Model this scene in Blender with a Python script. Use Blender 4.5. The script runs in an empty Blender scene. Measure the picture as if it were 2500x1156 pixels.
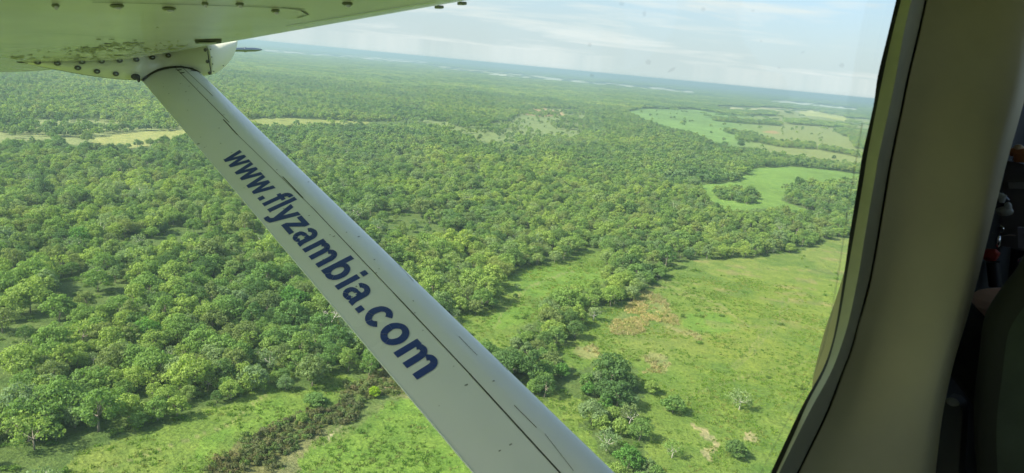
import bpy, bmesh, math, random
import numpy as np
from mathutils import Matrix, Vector

# ------------------------------------------------------------------ camera, sky, sun, exposure
SC = bpy.context.scene
COL = SC.collection
F = 1853.0                      # focal length in pixels of the 2500 px wide photograph
H = 110.0                       # flying height
PITCH = math.atan(418 / F); ROLL = math.radians(5.4)
X0 = np.array([1.0, 0, 0]); UP0 = np.array([0, math.sin(PITCH), math.cos(PITCH)])
FW = np.array([0, math.cos(PITCH), -math.sin(PITCH)])
RT = math.cos(ROLL) * X0 + math.sin(ROLL) * UP0
UPV = -math.sin(ROLL) * X0 + math.cos(ROLL) * UP0
EYE = np.array([0, 0, H])

cam = bpy.data.objects.new('camera', bpy.data.cameras.new('camera'))
COL.objects.link(cam); SC.camera = cam
M = Matrix.Identity(4)
for i in range(3):
    M[i][0] = RT[i]; M[i][1] = UPV[i]; M[i][2] = -FW[i]; M[i][3] = EYE[i]
cam.matrix_world = M
cam.data.sensor_width = 36; cam.data.lens = 36 * F / 2500
cam.data.clip_start = 0.02; cam.data.clip_end = 200000
cam.data.dof.use_dof = True; cam.data.dof.focus_distance = 6.0; cam.data.dof.aperture_fstop = 11

SUN_EL = math.radians(42)
sdir = Vector((-0.88, -0.38, 0)).normalized() * math.cos(SUN_EL) + Vector((0, 0, math.sin(SUN_EL)))
sun = bpy.data.objects.new('sun', bpy.data.lights.new('sun', 'SUN'))
COL.objects.link(sun); sun.location = (0, 0, 300)
sun.data.energy = 4.0; sun.data.angle = math.radians(1.2); sun.data.color = (1, 0.93, 0.78)
sun.rotation_euler = sdir.to_track_quat('Z', 'Y').to_euler()

SC.render.engine = 'CYCLES'
SC.view_settings.view_transform = 'Standard'; SC.view_settings.look = 'None'
SC.view_settings.exposure = 1.22; SC.view_settings.gamma = 1.0
SC.cycles.use_denoising = True
SC.cycles.max_bounces = 8; SC.cycles.diffuse_bounces = 4; SC.cycles.glossy_bounces = 3
SC.cycles.transparent_max_bounces = 8; SC.cycles.transmission_bounces = 4; SC.cycles.volume_bounces = 0
SC.cycles.caustics_reflective = False; SC.cycles.caustics_refractive = False
SC.cycles.sample_clamp_indirect = 4.0

W = bpy.data.worlds.new('World'); SC.world = W; W.use_nodes = True


class NT:
    """small helper for node trees"""
    def __init__(s, nt): s.nt = nt; s.nt.nodes.clear()
    def n(s, typ, props=None, **inp):
        nd = s.nt.nodes.new(typ)
        for k, v in (props or {}).items(): setattr(nd, k, v)
        for k, v in inp.items():
            k2 = int(k[1:]) if k[0] == 'i' and k[1:].isdigit() else k.replace('_', ' ')
            sk = nd.inputs[k2]
            if isinstance(v, bpy.types.NodeSocket): s.nt.links.new(v, sk)
            else:
                if isinstance(v, tuple) and len(v) == 3 and sk.type == 'RGBA': v = v + (1,)
                sk.default_value = v
        return nd
    def ramp(s, fac, stops, interp='LINEAR'):
        nd = s.nt.nodes.new('ShaderNodeValToRGB'); r = nd.color_ramp; r.interpolation = interp
        while len(r.elements) < len(stops): r.elements.new(0.5)
        for e, (p, c) in zip(r.elements, stops):
            e.position = p; e.color = c + (1,) if len(c) == 3 else c
        s.nt.links.new(fac, nd.inputs[0]); return nd.outputs[0]
    def math(s, op, a, b=0.0, c=None, clamp=False):
        nd = s.n('ShaderNodeMath', {'operation': op, 'use_clamp': clamp}, i0=a, i1=b)
        if c is not None: nd.inputs[2].default_value = c
        return nd.outputs[0]
    def mix(s, fac, a, b, blend='MIX'):
        nd = s.nt.nodes.new('ShaderNodeMix'); nd.data_type = 'RGBA'; nd.blend_type = blend
        for k, v in ((0, fac), (6, a), (7, b)):
            if isinstance(v, bpy.types.NodeSocket): s.nt.links.new(v, nd.inputs[k])
            else: nd.inputs[k].default_value = v + (1,) if isinstance(v, tuple) and len(v) == 3 else v
        return nd.outputs[2]


t = NT(W.node_tree)
sky = t.n('ShaderNodeTexSky', {'sky_type': 'NISHITA', 'sun_disc': False, 'sun_elevation': SUN_EL,
          'sun_rotation': math.atan2(sdir.x, sdir.y), 'altitude': 100.0, 'air_density': 1.0, 'dust_density': 2.5, 'ozone_density': 1.0})
tc = t.n('ShaderNodeTexCoord')
sep = t.n('ShaderNodeSeparateXYZ', Vector=tc.outputs['Generated'])
# thin high cloud: direction projected on to a flat layer far overhead
zc = t.math('MAXIMUM', sep.outputs[2], 0.02)
px_ = t.math('DIVIDE', sep.outputs[0], t.math('ADD', zc, 0.10)); py_ = t.math('DIVIDE', sep.outputs[1], t.math('ADD', zc, 0.10))
cv = t.n('ShaderNodeCombineXYZ', X=t.math('MULTIPLY', px_, 0.55), Y=py_)
cn = t.n('ShaderNodeTexNoise', Vector=cv.outputs[0], Scale=1.15, Detail=8.0, Roughness=0.6, Distortion=0.4)
cl = t.ramp(cn.outputs[0], [(0.50, (0, 0, 0)), (0.64, (1, 1, 1))])
hz = t.ramp(sep.outputs[2], [(0.0, (1, 1, 1)), (0.10, (.62, .62, .62)), (0.3, (.12, .12, .12)), (0.8, (0, 0, 0))])
hb_ = t.ramp(sep.outputs[2], [(0.0, (0, 0, 0)), (0.04, (.28, .28, .28)), (0.13, (1, 1, 1))])
air_c = t.mix(hb_, (2.50, 2.92, 2.98), (1.28, 1.95, 2.75))
c1 = t.mix(t.math('MULTIPLY_ADD', hz, 0.70, 0.20), sky.outputs[0], air_c)
c2 = t.mix(t.math('MULTIPLY', cl, 0.8), c1, (3.0, 3.2, 3.2))
bg = t.n('ShaderNodeBackground', Color=c2, Strength=0.125)
t.nt.links.new(bg.outputs[0], t.n('ShaderNodeOutputWorld').inputs[0])

# ------------------------------------------------------------------ general helpers
rng = np.random.default_rng(7)
random.seed(7)


def tag(o, label=None, cat=None, group=None, kind=None):
    if label: o['label'] = label
    if cat: o['category'] = cat
    if group: o['group'] = group
    if kind: o['kind'] = kind
    return o


def mesh(name, verts, faces, mats=None, mi=None, smooth=False):
    me = bpy.data.meshes.new(name)
    verts = np.asarray(verts, dtype=np.float32).reshape(-1, 3)
    if isinstance(faces, np.ndarray):
        nf, k = faces.shape
        me.vertices.add(len(verts)); me.vertices.foreach_set('co', verts.ravel())
        me.loops.add(nf * k); me.loops.foreach_set('vertex_index', faces.astype(np.int32).ravel())
        me.polygons.add(nf); me.polygons.foreach_set('loop_start', np.arange(0, nf * k, k, dtype=np.int32))
        me.update(calc_edges=True)
    else:
        me.from_pydata([tuple(map(float, v)) for v in verts], [], [tuple(f) for f in faces]); me.update()
    for m in (mats or []): me.materials.append(m)
    if mi is not None: me.polygons.foreach_set('material_index', np.asarray(mi, dtype=np.int32))
    if smooth: me.polygons.foreach_set('use_smooth', np.ones(len(me.polygons), dtype=bool))
    return me


def obj(name, me, parent=None, link=True):
    o = bpy.data.objects.new(name, me)
    if link: COL.objects.link(o)
    if parent: o.parent = parent
    return o


class MB:
    """collects shapes into one mesh"""
    def __init__(s): s.v = []; s.f = []; s.m = []; s.k = 0
    def add(s, v, f, m=0):
        b = s.k
        v = [tuple(map(float, p)) for p in v]
        s.v += v; s.k += len(v)
        s.f += [tuple(b + i for i in q) for q in f]; s.m += [m] * len(f)
        return s
    def tube(s, pts, rad, n=8, m=0, cap=True):
        pts = [np.array(p, float) for p in pts]
        if not hasattr(rad, '__len__'): rad = [rad] * len(pts)
        vs = []; fs = []
        a = None
        for i, p in enumerate(pts):
            d = pts[min(i + 1, len(pts) - 1)] - pts[max(i - 1, 0)]
            d = d / (np.linalg.norm(d) + 1e-12)
            if a is None:
                a = np.cross(d, [0.3, 0.5, 0.81]); a /= np.linalg.norm(a)
            else:
                a = a - d * (a @ d); a /= np.linalg.norm(a)
            b = np.cross(d, a)
            for j in range(n):
                th = 2 * math.pi * j / n
                vs.append(p + rad[i] * (math.cos(th) * a + math.sin(th) * b))
        for i in range(len(pts) - 1):
            for j in range(n):
                j2 = (j + 1) % n
                fs.append((i * n + j, i * n + j2, (i + 1) * n + j2, (i + 1) * n + j))
        if cap:
            fs.append(tuple(range(n))[::-1]); fs.append(tuple((len(pts) - 1) * n + j for j in range(n)))
        return s.add(vs, fs, m)
    def box(s, c, e, ax=None, m=0, bev=0.0):
        c = np.array(c, float); ax = np.eye(3) if ax is None else np.array(ax, float)
        hx, hy, hz = [q / 2 for q in e]; b = bev
        if b <= 0:
            vs = [c + sx * hx * ax[0] + sy * hy * ax[1] + sz * hz * ax[2] for sz in (-1, 1) for sy in (-1, 1) for sx in (-1, 1)]
            return s.add(vs, [(0, 2, 3, 1), (4, 5, 7, 6), (0, 1, 5, 4), (2, 6, 7, 3), (0, 4, 6, 2), (1, 3, 7, 5)], m)
        # bevelled: rings of a rounded rectangle
        ring = []
        for (sx, sy) in ((1, 1), (-1, 1), (-1, -1), (1, -1)):
            a0 = {(1, 1): 0, (-1, 1): 90, (-1, -1): 180, (1, -1): 270}[(sx, sy)]
            for k in range(4):
                th = math.radians(a0 + 30 * k)
                ring.append((sx * (hx - b) + b * math.cos(th), sy * (hy - b) + b * math.sin(th)))
        zs = [(-hz, b), (-hz + b * .3, b * .3), (-hz + b, 0), (hz - b, 0), (hz - b * .3, b * .3), (hz, b)]
        vs = []; n = len(ring)
        for z, ins in zs:
            for (x, y) in ring:
                fx = (abs(x) - ins) / max(abs(x), 1e-9) if abs(x) > ins else 0
                fy = (abs(y) - ins) / max(abs(y), 1e-9) if abs(y) > ins else 0
                vs.append(c + x * fx * ax[0] + y * fy * ax[1] + z * ax[2])
        fs = []
        for i in range(len(zs) - 1):
            for j in range(n):
                j2 = (j + 1) % n; fs.append((i * n + j, i * n + j2, (i + 1) * n + j2, (i + 1) * n + j))
        fs.append(tuple(range(n))[::-1]); fs.append(tuple((len(zs) - 1) * n + j for j in range(n)))
        return s.add(vs, fs, m)
    def ball(s, c, r, ax=None, nu=12, nv=8, m=0):
        c = np.array(c, float); ax = np.eye(3) if ax is None else np.array(ax, float)
        r = [r] * 3 if not hasattr(r, '__len__') else r
        vs = [c - r[2] * ax[2]]; fs = []
        for i in range(1, nv):
            ph = -math.pi / 2 + math.pi * i / nv
            for j in range(nu):
                th = 2 * math.pi * j / nu
                vs.append(c + r[0] * math.cos(ph) * math.cos(th) * ax[0] + r[1] * math.cos(ph) * math.sin(th) * ax[1] + r[2] * math.sin(ph) * ax[2])
        vs.append(c + r[2] * ax[2])
        for j in range(nu): fs.append((0, 1 + (j + 1) % nu, 1 + j))
        for i in range(nv - 2):
            for j in range(nu):
                a = 1 + i * nu + j; b = 1 + i * nu + (j + 1) % nu; fs.append((a, b, b + nu, a + nu))
        q = len(vs) - 1
        for j in range(nu): fs.append((q, 1 + (nv - 2) * nu + j, 1 + (nv - 2) * nu + (j + 1) % nu))
        return s.add(vs, fs, m)
    def build(s, name, mats, parent=None, smooth=True, link=True, merge=False):
        if not isinstance(mats, (list, tuple)): mats = [mats]
        me = mesh(name, s.v, s.f, mats, s.m, smooth)
        if merge:
            bm = bmesh.new(); bm.from_mesh(me); bmesh.ops.remove_doubles(bm, verts=bm.verts, dist=1e-5); bm.to_mesh(me); bm.free()
        if smooth:
            try: me.set_sharp_from_angle(angle=math.radians(38))
            except Exception: pass
        return obj(name, me, parent, link)


def mat(name, col, rough=0.6, metal=0.0, spec=0.5, noise=None, bump=None, coat=0.0):
    """plain procedural material; noise=(scale, amount), bump=(scale, strength, distance)"""
    m = bpy.data.materials.new(name); m.use_nodes = True
    t = NT(m.node_tree); tc = t.n('ShaderNodeTexCoord')
    b = t.n('ShaderNodeBsdfPrincipled', Roughness=rough, Metallic=metal)
    b.inputs['Specular IOR Level'].default_value = spec
    b.inputs['Coat Weight'].default_value = coat; b.inputs['Coat Roughness'].default_value = 0.08
    if noise:
        nz = t.n('ShaderNodeTexNoise', Vector=tc.outputs['Object'], Scale=noise[0], Detail=5.0, Roughness=0.6)
        a = noise[1]
        f = t.ramp(nz.outputs[0], [(0.3, (1 - a,) * 3), (0.7, (1 + a * .4,) * 3)])
        t.nt.links.new(t.mix(1.0, col, f, 'MULTIPLY'), b.inputs['Base Color'])
        r = t.math('MULTIPLY_ADD', nz.outputs[0], 0.25, rough - 0.12)
        t.nt.links.new(r, b.inputs['Roughness'])
    else: b.inputs['Base Color'].default_value = col + (1,)
    if bump:
        nb = t.n('ShaderNodeTexNoise', Vector=tc.outputs['Object'], Scale=bump[0], Detail=4.0)
        bp = t.n('ShaderNodeBump', Height=nb.outputs[0], Strength=bump[1], Distance=bump[2])
        t.nt.links.new(bp.outputs[0], b.inputs['Normal'])
    t.nt.links.new(b.outputs[0], t.n('ShaderNodeOutputMaterial').inputs[0])
    return m


# ---- numpy value noise
def _hash(ix, iy, seed):
    h = (ix.astype(np.int64) * 374761393 + iy.astype(np.int64) * 668265263 + seed * 1442695041) & 0xffffffff
    h = ((h ^ (h >> 13)) * 1274126177) & 0xffffffff
    return ((h ^ (h >> 16)) & 0xffff) / 65535.0


def vnoise(x, y, seed=0):
    ix = np.floor(x); iy = np.floor(y); fx = x - ix; fy = y - iy
    fx = fx * fx * (3 - 2 * fx); fy = fy * fy * (3 - 2 * fy)
    a = _hash(ix, iy, seed); b = _hash(ix + 1, iy, seed); c = _hash(ix, iy + 1, seed); d = _hash(ix + 1, iy + 1, seed)
    return (a * (1 - fx) + b * fx) * (1 - fy) + (c * (1 - fx) + d * fx) * fy


def fbm(x, y, s, seed=0, octv=4):
    v = 0; a = 0.5; n = 0
    for o in range(octv):
        v = v + a * vnoise(x / s, y / s, seed + o * 17); n += a; a *= 0.5; s = s * 0.5
    return v / n


# ------------------------------------------------------------------ where the land's patches lie
def to_px(x, y, z=0.0):
    """ground point -> place in the photograph (to decide what cover grows there)"""
    X = x; Y = y; Z = z - H
    d = X * FW[0] + Y * FW[1] + Z * FW[2]; d = np.where(d < 1, np.nan, d)
    u = (X * RT[0] + Y * RT[1] + Z * RT[2]) / d * F + 1250
    v = 578 - (X * UPV[0] + Y * UPV[1] + Z * UPV[2]) / d * F
    return u, v


def to_ground(u, v):
    d = (u - 1250) * RT + (578 - v) * UPV + F * FW
    g = EYE + d * (-H / d[2]); return g[0], g[1]


def inpoly(u, v, poly):
    r = np.zeros(u.shape, bool); n = len(poly)
    for i in range(n):
        x1, y1 = poly[i]; x2, y2 = poly[(i + 1) % n]
        if y1 == y2: continue
        c = ((y1 > v) != (y2 > v)) & (u < (x2 - x1) * (v - y1) / (y2 - y1) + x1)
        r ^= c
    return r


def nearline(u, v, pts, w):
    """inside a band of half height w (pixels of the photograph) along a polyline"""
    r = np.zeros(u.shape, bool)
    for (x1, y1), (x2, y2) in zip(pts[:-1], pts[1:]):
        dx, dy = x2 - x1, y2 - y1; L = dx * dx + dy * dy
        tt = np.clip(((u - x1) * dx + (v - y1) * dy) / L, 0, 1)
        r |= np.hypot(u - x1 - tt * dx, v - y1 - tt * dy) < w
    return r


P_MEADOW = [(120, 1400), (130, 1156), (200, 1092), (330, 1048), (470, 1022), (570, 985), (650, 930), (740, 945), (800, 912), (900, 925), (960, 905),
            (1010, 900), (1110, 960), (1230, 930), (1330, 1000), (1440, 1156), (1500, 1400)]
P_CLEAR = [(1100, 770), (1135, 765), (1190, 758), (1192, 700), (1250, 662), (1310, 655), (1380, 632), (1440, 606), (1485, 640), (1478, 692),
           (1400, 704), (1312, 732), (1325, 778), (1285, 806), (1255, 845), (1200, 852), (1120, 820)]
P_RIGHT = [(1610, 688), (1618, 642), (1700, 634), (1850, 628), (1950, 612), (2010, 588), (2120, 570), (2400, 560), (2400, 1500), (1620, 1500), (1600, 1156),
           (1590, 1090), (1570, 1020), (1535, 985), (1560, 930), (1545, 895), (1460, 885), (1400, 908), (1345, 882), (1372, 848), (1425, 800), (1452, 772), (1525, 745), (1565, 720)]
P_LOWR = [(1300, 950), (1345, 935), (1400, 962), (1445, 985), (1445, 1040), (1480, 1110), (1500, 1300), (1440, 1300), (1330, 1000)]
P_MID = [(1705, 452), (1790, 446), (1845, 410), (1950, 408), (2085, 424), (2300, 440), (2300, 462), (2085, 456), (2020, 455), (1925, 462), (1905, 490), (2000, 522), (1990, 530),
         (1900, 508), (1780, 517), (1720, 492)]
P_FARM = [(1530, 275), (1560, 266), (1700, 268), (1830, 266), (1900, 268), (2060, 288), (2400, 310), (2400, 420), (2110, 402), (2040, 396), (1900, 376),
          (1830, 366), (1780, 360), (1735, 348), (1700, 330), (1600, 305)]
P_CENT = [(1130, 328), (1165, 347), (1300, 357), (1385, 342), (1435, 320), (1445, 292), (1410, 268), (1300, 264), (1268, 280), (1240, 300), (1150, 300),
          (1060, 296), (1000, 286), (1000, 296), (1060, 312)]
P_LEFT = [(-300, 312), (0, 300), (150, 291), (450, 292), (480, 340), (400, 352), (310, 367), (210, 362), (120, 342), (0, 350), (-300, 360)]
P_LEFTY = [(220, 338), (330, 322), (470, 318), (470, 345), (390, 352), (300, 366), (235, 360)]
P_BEHIND = [(600, 292), (700, 289), (800, 294), (880, 298), (1000, 296), (1000, 306), (900, 308), (780, 305), (700, 310), (600, 308)]
P_THICK = [(400, 1400), (500, 1156), (580, 1100), (655, 1062), (712, 1022), (800, 978), (865, 932), (940, 900), (1010, 885), (1100, 905), (1000, 945), (940, 962), (870, 995), (800, 1052),
           (730, 1098), (650, 1165), (560, 1400)]
P_LUSH = [(640, 1400), (720, 1120), (790, 1100), (850, 1085), (870, 1010), (960, 960), (1100, 940), (1500, 1400)]
P_LUSH2 = [(1255, 668), (1380, 645), (1470, 650), (1470, 690), (1390, 712), (1300, 722), (1240, 712)]
P_LUSH3 = [(1210, 760), (1290, 745), (1300, 775), (1240, 800), (1195, 790)]
P_LUSH4 = [(1670, 770), (1730, 750), (1800, 770), (1815, 800), (1760, 812), (1690, 805)]
P_LUSH5 = [(450, 1100), (560, 1040), (650, 985), (720, 970), (720, 1010), (640, 1040), (560, 1080), (470, 1130)]
P_BROWN = [(1500, 800), (1520, 760), (1575, 712), (1625, 720), (1630, 765), (1690, 800), (1700, 828), (1640, 805), (1590, 792), (1560, 815), (1545, 820), (1515, 818)]
P_BROWN2 = [(1378, 868), (1400, 845), (1455, 832), (1470, 845), (1460, 875), (1410, 882)]
P_BROWN3 = [(1570, 868), (1600, 850), (1640, 865), (1625, 905), (1580, 900), (1560, 905)]
BELT = [((1742, 293), (1800, 299), (1870, 303), (1905, 306)), ((1925, 299), (2000, 305), (2075, 312)), ((1770, 322), (1800, 329), (1845, 333)),
        ((1800, 341), (1850, 344), (1900, 355), (1985, 361)), ((2000, 364), (2060, 374), (2110, 386)), ((1690, 262), (1780, 277), (1890, 280))]
CLUMPS = [((1738, 470), (1790, 466), (1840, 475), (1852, 498), (1800, 496), (1760, 488)), ((1908, 470), (1960, 455), (2040, 452), (2130, 440), (2130, 520), (2010, 520), (1930, 492)),
          ((2030, 318), (2120, 322), (2120, 338), (2060, 334)), ((2075, 340), (2140, 345), (2140, 372), (2085, 362))]


def cover(x, y):
    """returns open(0/1 floats), plus the patch weights at ground points"""
    u, v = to_px(x, y)
    bad = np.isnan(u); u = np.where(bad, -9999, u); v = np.where(bad, 9999, v)
    r = np.hypot(x, y)
    k = F / np.maximum(r, 60)                # pixels per metre, roughly
    du = (fbm(x, y, 14, 3) - .5) * 16 * k; dv = (fbm(x, y, 14, 9) - .5) * 16 * k * np.clip(H / r, 0.06, 1)
    du = np.clip(du, -40, 40)
    a, b = u + du, v + dv
    meadow = inpoly(a, b, P_MEADOW); clear = inpoly(a, b, P_CLEAR); right = inpoly(a, b, P_RIGHT); lowr = inpoly(a, b, P_LOWR)
    mid = inpoly(a, b, P_MID); farm = inpoly(a, b, P_FARM); cent = inpoly(a, b, P_CENT); left = inpoly(a, b, P_LEFT); beh = inpoly(a, b, P_BEHIND)
    thick = inpoly(a, b, P_THICK)
    belt = np.zeros(u.shape, bool)
    for i, q in enumerate(BELT): belt |= nearline(u + du * .4, v + dv, q, 3.2 + 1.6 * (i % 2))
    for q in CLUMPS: belt |= inpoly(a, b, q)
    return dict(u=u, v=v, a=a, b=b, r=r, bad=bad, meadow=meadow, clear=clear, right=right, lowr=lowr, mid=mid, farm=farm, cent=cent, left=left,
                beh=beh, thick=thick, belt=belt)


# ------------------------------------------------------------------ ground
def build_ground():
    rr = np.concatenate([[0.01, 25, 60, 90], np.exp(np.arange(math.log(115), math.log(60000), 0.0085))])
    th = np.concatenate([np.radians(np.linspace(-44, 44, 760)), np.radians(np.linspace(48, 312, 67))])
    R, T = np.meshgrid(rr, th, indexing='ij')
    x = R * np.sin(T); y = R * np.cos(T)
    xf, yf = x.ravel(), y.ravel()
    z = (fbm(xf, yf, 90, 40) - .5) * 1.6 * np.clip((R.ravel() - 50) / 200, 0, 1)
    z = np.where(R.ravel() > 9000, -0.5, z)
    n, m = R.shape
    i = np.arange(n - 1)[:, None]; j = np.arange(m)[None, :]; j2 = (j + 1) % m
    q = np.stack(np.broadcast_arrays(i * m + j, i * m + j2, (i + 1) * m + j2, (i + 1) * m + j), -1).reshape(-1, 4)[:, ::-1]
    me = mesh('ground', np.stack([xf, yf, z], -1), q, smooth=True)
    c = cover(xf, yf)
    n1 = fbm(xf, yf, 30, 50, 5)[:, None]; n2 = fbm(xf, yf, 9, 60, 4)[:, None]; n3 = fbm(xf, yf, 160, 70, 4)[:, None]; n4 = fbm(xf, yf, 1200, 75, 4)[:, None]
    A = lambda *q: np.array(q)[None, :]
    def mixc(base, colr, mask):
        m_ = np.asarray(mask, float).reshape(-1, 1); return base * (1 - m_) + colr * m_
    floor_ = A(.066, .115, .032) * (1 - n2) + A(.110, .155, .045) * n2
    fair = np.clip((c['r'] - 4500) / 5000, 0, 1)[:, None]
    farf = A(.040, .078, .034) * (1.15 - .5 * n4) ; colr = floor_ * (1 - fair) + farf * fair
    grass = A(.090, .165, .030) * (1 - n1) + A(.165, .222, .048) * n1
    dry = A(.24, .215, .075) * (1 - n2) + A(.17, .18, .06) * n2
    sm = lambda mask: mask.astype(float)
    out = (c['r'] < 150) | (np.abs(np.degrees(np.arctan2(xf, yf))) > 45)  # unseen ground made grassy to bounce more light onto the aeroplane
    op = c['meadow'] | c['clear'] | c['right'] | c['lowr'] | c['mid'] | out
    colr = mixc(colr, grass, sm(op))
    # paler, yellower parts of the open ground
    e = np.clip((n3[:, 0] - .52) * 6, 0, 1) * sm(op)
    colr = mixc(colr, A(.215, .225, .065), e * .55)
    low = np.clip((1080 - c['v']) / 200, 0, 1) * np.clip((c['v'] - 600) / 80, 0, 1) * np.clip((c['u'] - 1620) / 150, 0, 1) * sm(c['right'])
    colr = mixc(colr, A(.155, .215, .030), low * .6)
    edge = sm(c['right']) * np.clip((720 - c['v']) / 90, 0, 1)
    colr = mixc(colr, A(.200, .235, .070), edge * .5)
    for P, s in ((P_LUSH, .9), (P_LUSH2, .85), (P_LUSH3, .9), (P_LUSH4, .85), (P_LUSH5, .9)):
        ms = sm(inpoly(c['a'], c['b'], P)) * s * np.clip(n1[:, 0] * 1.7, 0, 1)
        colr = mixc(colr, A(.125, .220, .036), ms)
    colr = mixc(colr, A(.125, .120, .055), sm(inpoly(c['a'], c['b'] - 4, P_THICK)) * .8)
    tr = nearline(c['a'], c['b'], [(1000, 950), (945, 962), (872, 1000), (805, 1058), (735, 1106), (655, 1175)], 17)
    colr = mixc(colr, A(.155, .160, .075), sm(tr & ~c['thick']) * .9)
    tr = nearline(c['u'], c['v'] + (n2[:, 0] - .5) * 8, [(960, 940), (930, 952), (880, 975)], 2.6) | nearline(c['u'], c['v'], [(870, 1005), (810, 1058), (800, 1075)], 1.8)
    colr = mixc(colr, A(.42, .36, .24), sm(tr) * np.clip((n2[:, 0] - .4) * 6, 0, 1))
    for P in (P_BROWN, P_BROWN2, P_BROWN3):
        ms = sm(inpoly(c['a'], c['b'], P)) * np.clip((n2[:, 0] - .25) * 4, 0, 1)
        colr = mixc(colr, A(.26, .235, .12) * (.8 + .5 * n2), ms * .5)
    wisp = sm(c['right']) * np.clip((fbm(xf * .5, yf * 1.6, 10, 81, 4) - .60) * 14, 0, 1) * np.clip((860 - c['v']) / 120, 0, 1)
    colr = mixc(colr, A(.27, .22, .11), wisp * .5)
    for trk in ([(1790, 900), (1850, 830), (1900, 780), (1915, 730)], [(1800, 905), (1862, 833), (1912, 782), (1930, 728)], [(1530, 700), (1640, 700), (1760, 745), (1830, 800)], [(1620, 1000), (1730, 950), (1900, 900), (2010, 880)], [(210, 1156), (420, 1085), (560, 1030), (650, 960)], [(600, 1156), (800, 1080), (880, 1040)], [(1200, 800), (1290, 700), (1400, 660)]):
        colr = mixc(colr, A(.24, .235, .11), sm(nearline(c['u'] + (n2[:, 0] - .5) * 16, c['v'] + (n2[:, 0] - .5) * 9, trk, 1.7)) * .55)
    dk = np.clip((fbm(xf, yf, 22, 131, 4) - .56) * 7, 0, 1) * sm(op); colr = mixc(colr, A(.085, .155, .032), dk * .6)
    bare = nearline(c['a'], c['b'], [(1695, 1060), (1730, 1090), (1750, 1115)], 8) | nearline(c['a'], c['b'], [(1810, 1060), (1830, 1070)], 8)
    colr = mixc(colr, A(.33, .29, .16), sm(bare) * .8)
    colr = mixc(colr, A(.175, .225, .085) * (.8 + .4 * n2), sm(c['cent']) * .85)
    colr = mixc(colr, A(.38, .27, .15), sm(inpoly(c['a'], c['b'], [(1270, 272), (1310, 262), (1370, 272), (1380, 282), (1320, 285), (1280, 280)])) * .75)
    colr = mixc(colr, A(.205, .240, .10) * (.8 + .4 * n2), sm(c['left']) * .9)
    colr = mixc(colr, A(.27, .285, .095), sm(inpoly(c['a'], c['b'], P_LEFTY)) * .85)
    colr = mixc(colr, A(.22, .25, .075), sm(c['beh'] & (c['u'] < 900)) * .9)
    fm = A(.140, .235, .065) * (.7 + .6 * n1) * (.8 + .4 * n3)
    colr = mixc(colr, A(.140, .235, .050) * (.75 + .5 * n1), sm(c['mid']))
    colr = mixc(colr, fm, sm(c['farm']))
    colr = mixc(colr, A(.215, .235, .085), sm(c['farm']) * np.clip((c['u'] - 1780) / 120, 0, 1) * .75)
    colr = mixc(colr, A(.36, .23, .12), .7 * sm(inpoly(c['a'], c['b'], [(1862, 322), (1885, 319), (1905, 325), (1890, 328)])))
    # sand banks, dry river beds and fields seen far off
    jit = (fbm(c['u'] * 1.0, c['v'] * 3.0, 30, 90, 4) - .5) * 9
    brk = np.clip((fbm(c['u'], c['v'] * 4, 16, 95, 4) - .40) * 9, 0, 1)
    def far(pts, w, colq, s=1.0, broken=True):
        nonlocal colr
        ms = sm(nearline(c['u'], c['v'] + jit * .6, pts, w + 1.0)) * (brk if broken else 1) * s * .7
        colr = mixc(colr, A(*colq), ms)
    far([(640, 124), (760, 132), (900, 141), (1045, 154)], 2.2, (.58, .56, .46))
    far([(890, 143), (960, 146), (1040, 152)], 2.0, (.60, .58, .50), 1, False)
    far([(950, 155), (975, 158)], 1.2, (.55, .6, .5), 1, False)
    far([(1055, 162), (1130, 170), (1200, 178), (1260, 185), (1330, 190)], 2.8, (.45, .45, .27))
    far([(1190, 180), (1300, 190), (1400, 198), (1500, 208), (1620, 218), (1700, 227)], 1.8, (.58, .60, .48))
    far([(1370, 181), (1410, 185), (1500, 196)], 1.4, (.5, .5, .4))
    far([(1880, 246), (1960, 254), (2100, 268)], 1.6, (.62, .66, .55), 1, False)
    far([(1750, 263), (1830, 268), (1900, 268), (2000, 274)], 2.6, (.50, .48, .28))
    far([(1960, 276), (2010, 280), (2060, 290)], 4.5, (.42, .44, .13), .9, False)
    far([(1640, 238), (1800, 252), (1900, 262)], 5, (.24, .235, .12), .7)
    at = me.color_attributes.new('cover', 'FLOAT_COLOR', 'POINT')
    at.data.foreach_set('color', np.concatenate([np.clip(colr, 0, 1), np.ones((len(xf), 1))], 1).astype(np.float32).ravel())
    m_ = bpy.data.materials.new('grass and earth'); m_.use_nodes = True
    t = NT(m_.node_tree); tc = t.n('ShaderNodeTexCoord')
    ca = t.n('ShaderNodeVertexColor', {'layer_name': 'cover'})
    na = t.n('ShaderNodeTexNoise', Vector=tc.outputs['Object'], Scale=0.9, Detail=6.0, Roughness=0.65)
    nb = t.n('ShaderNodeTexNoise', Vector=tc.outputs['Object'], Scale=0.12, Detail=6.0, Roughness=0.6)
    fa = t.ramp(na.outputs[0], [(0.3, (.60, .62, .6)), (0.5, (.97, .97, .97)), (0.72, (1.36, 1.3, 1.25))])
    fb = t.ramp(nb.outputs[0], [(0.3, (.72, .82, .75)), (0.7, (1.25, 1.15, 1.1))])
    cc = t.mix(1.0, t.mix(1.0, ca.outputs[0], fa, 'MULTIPLY'), fb, 'MULTIPLY')
    hh = t.math('ADD', na.outputs[0], t.math('MULTIPLY', nb.outputs[0], 2.0))
    bp = t.n('ShaderNodeBump', Height=hh, Strength=0.9, Distance=0.8)
    b = t.n('ShaderNodeBsdfPrincipled', Base_Color=cc, Roughness=0.95, Normal=bp.outputs[0]); b.inputs['Specular IOR Level'].default_value = 0.1
    t.nt.links.new(b.outputs[0], t.n('ShaderNodeOutputMaterial').inputs[0])
    me.materials.append(m_)
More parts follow.
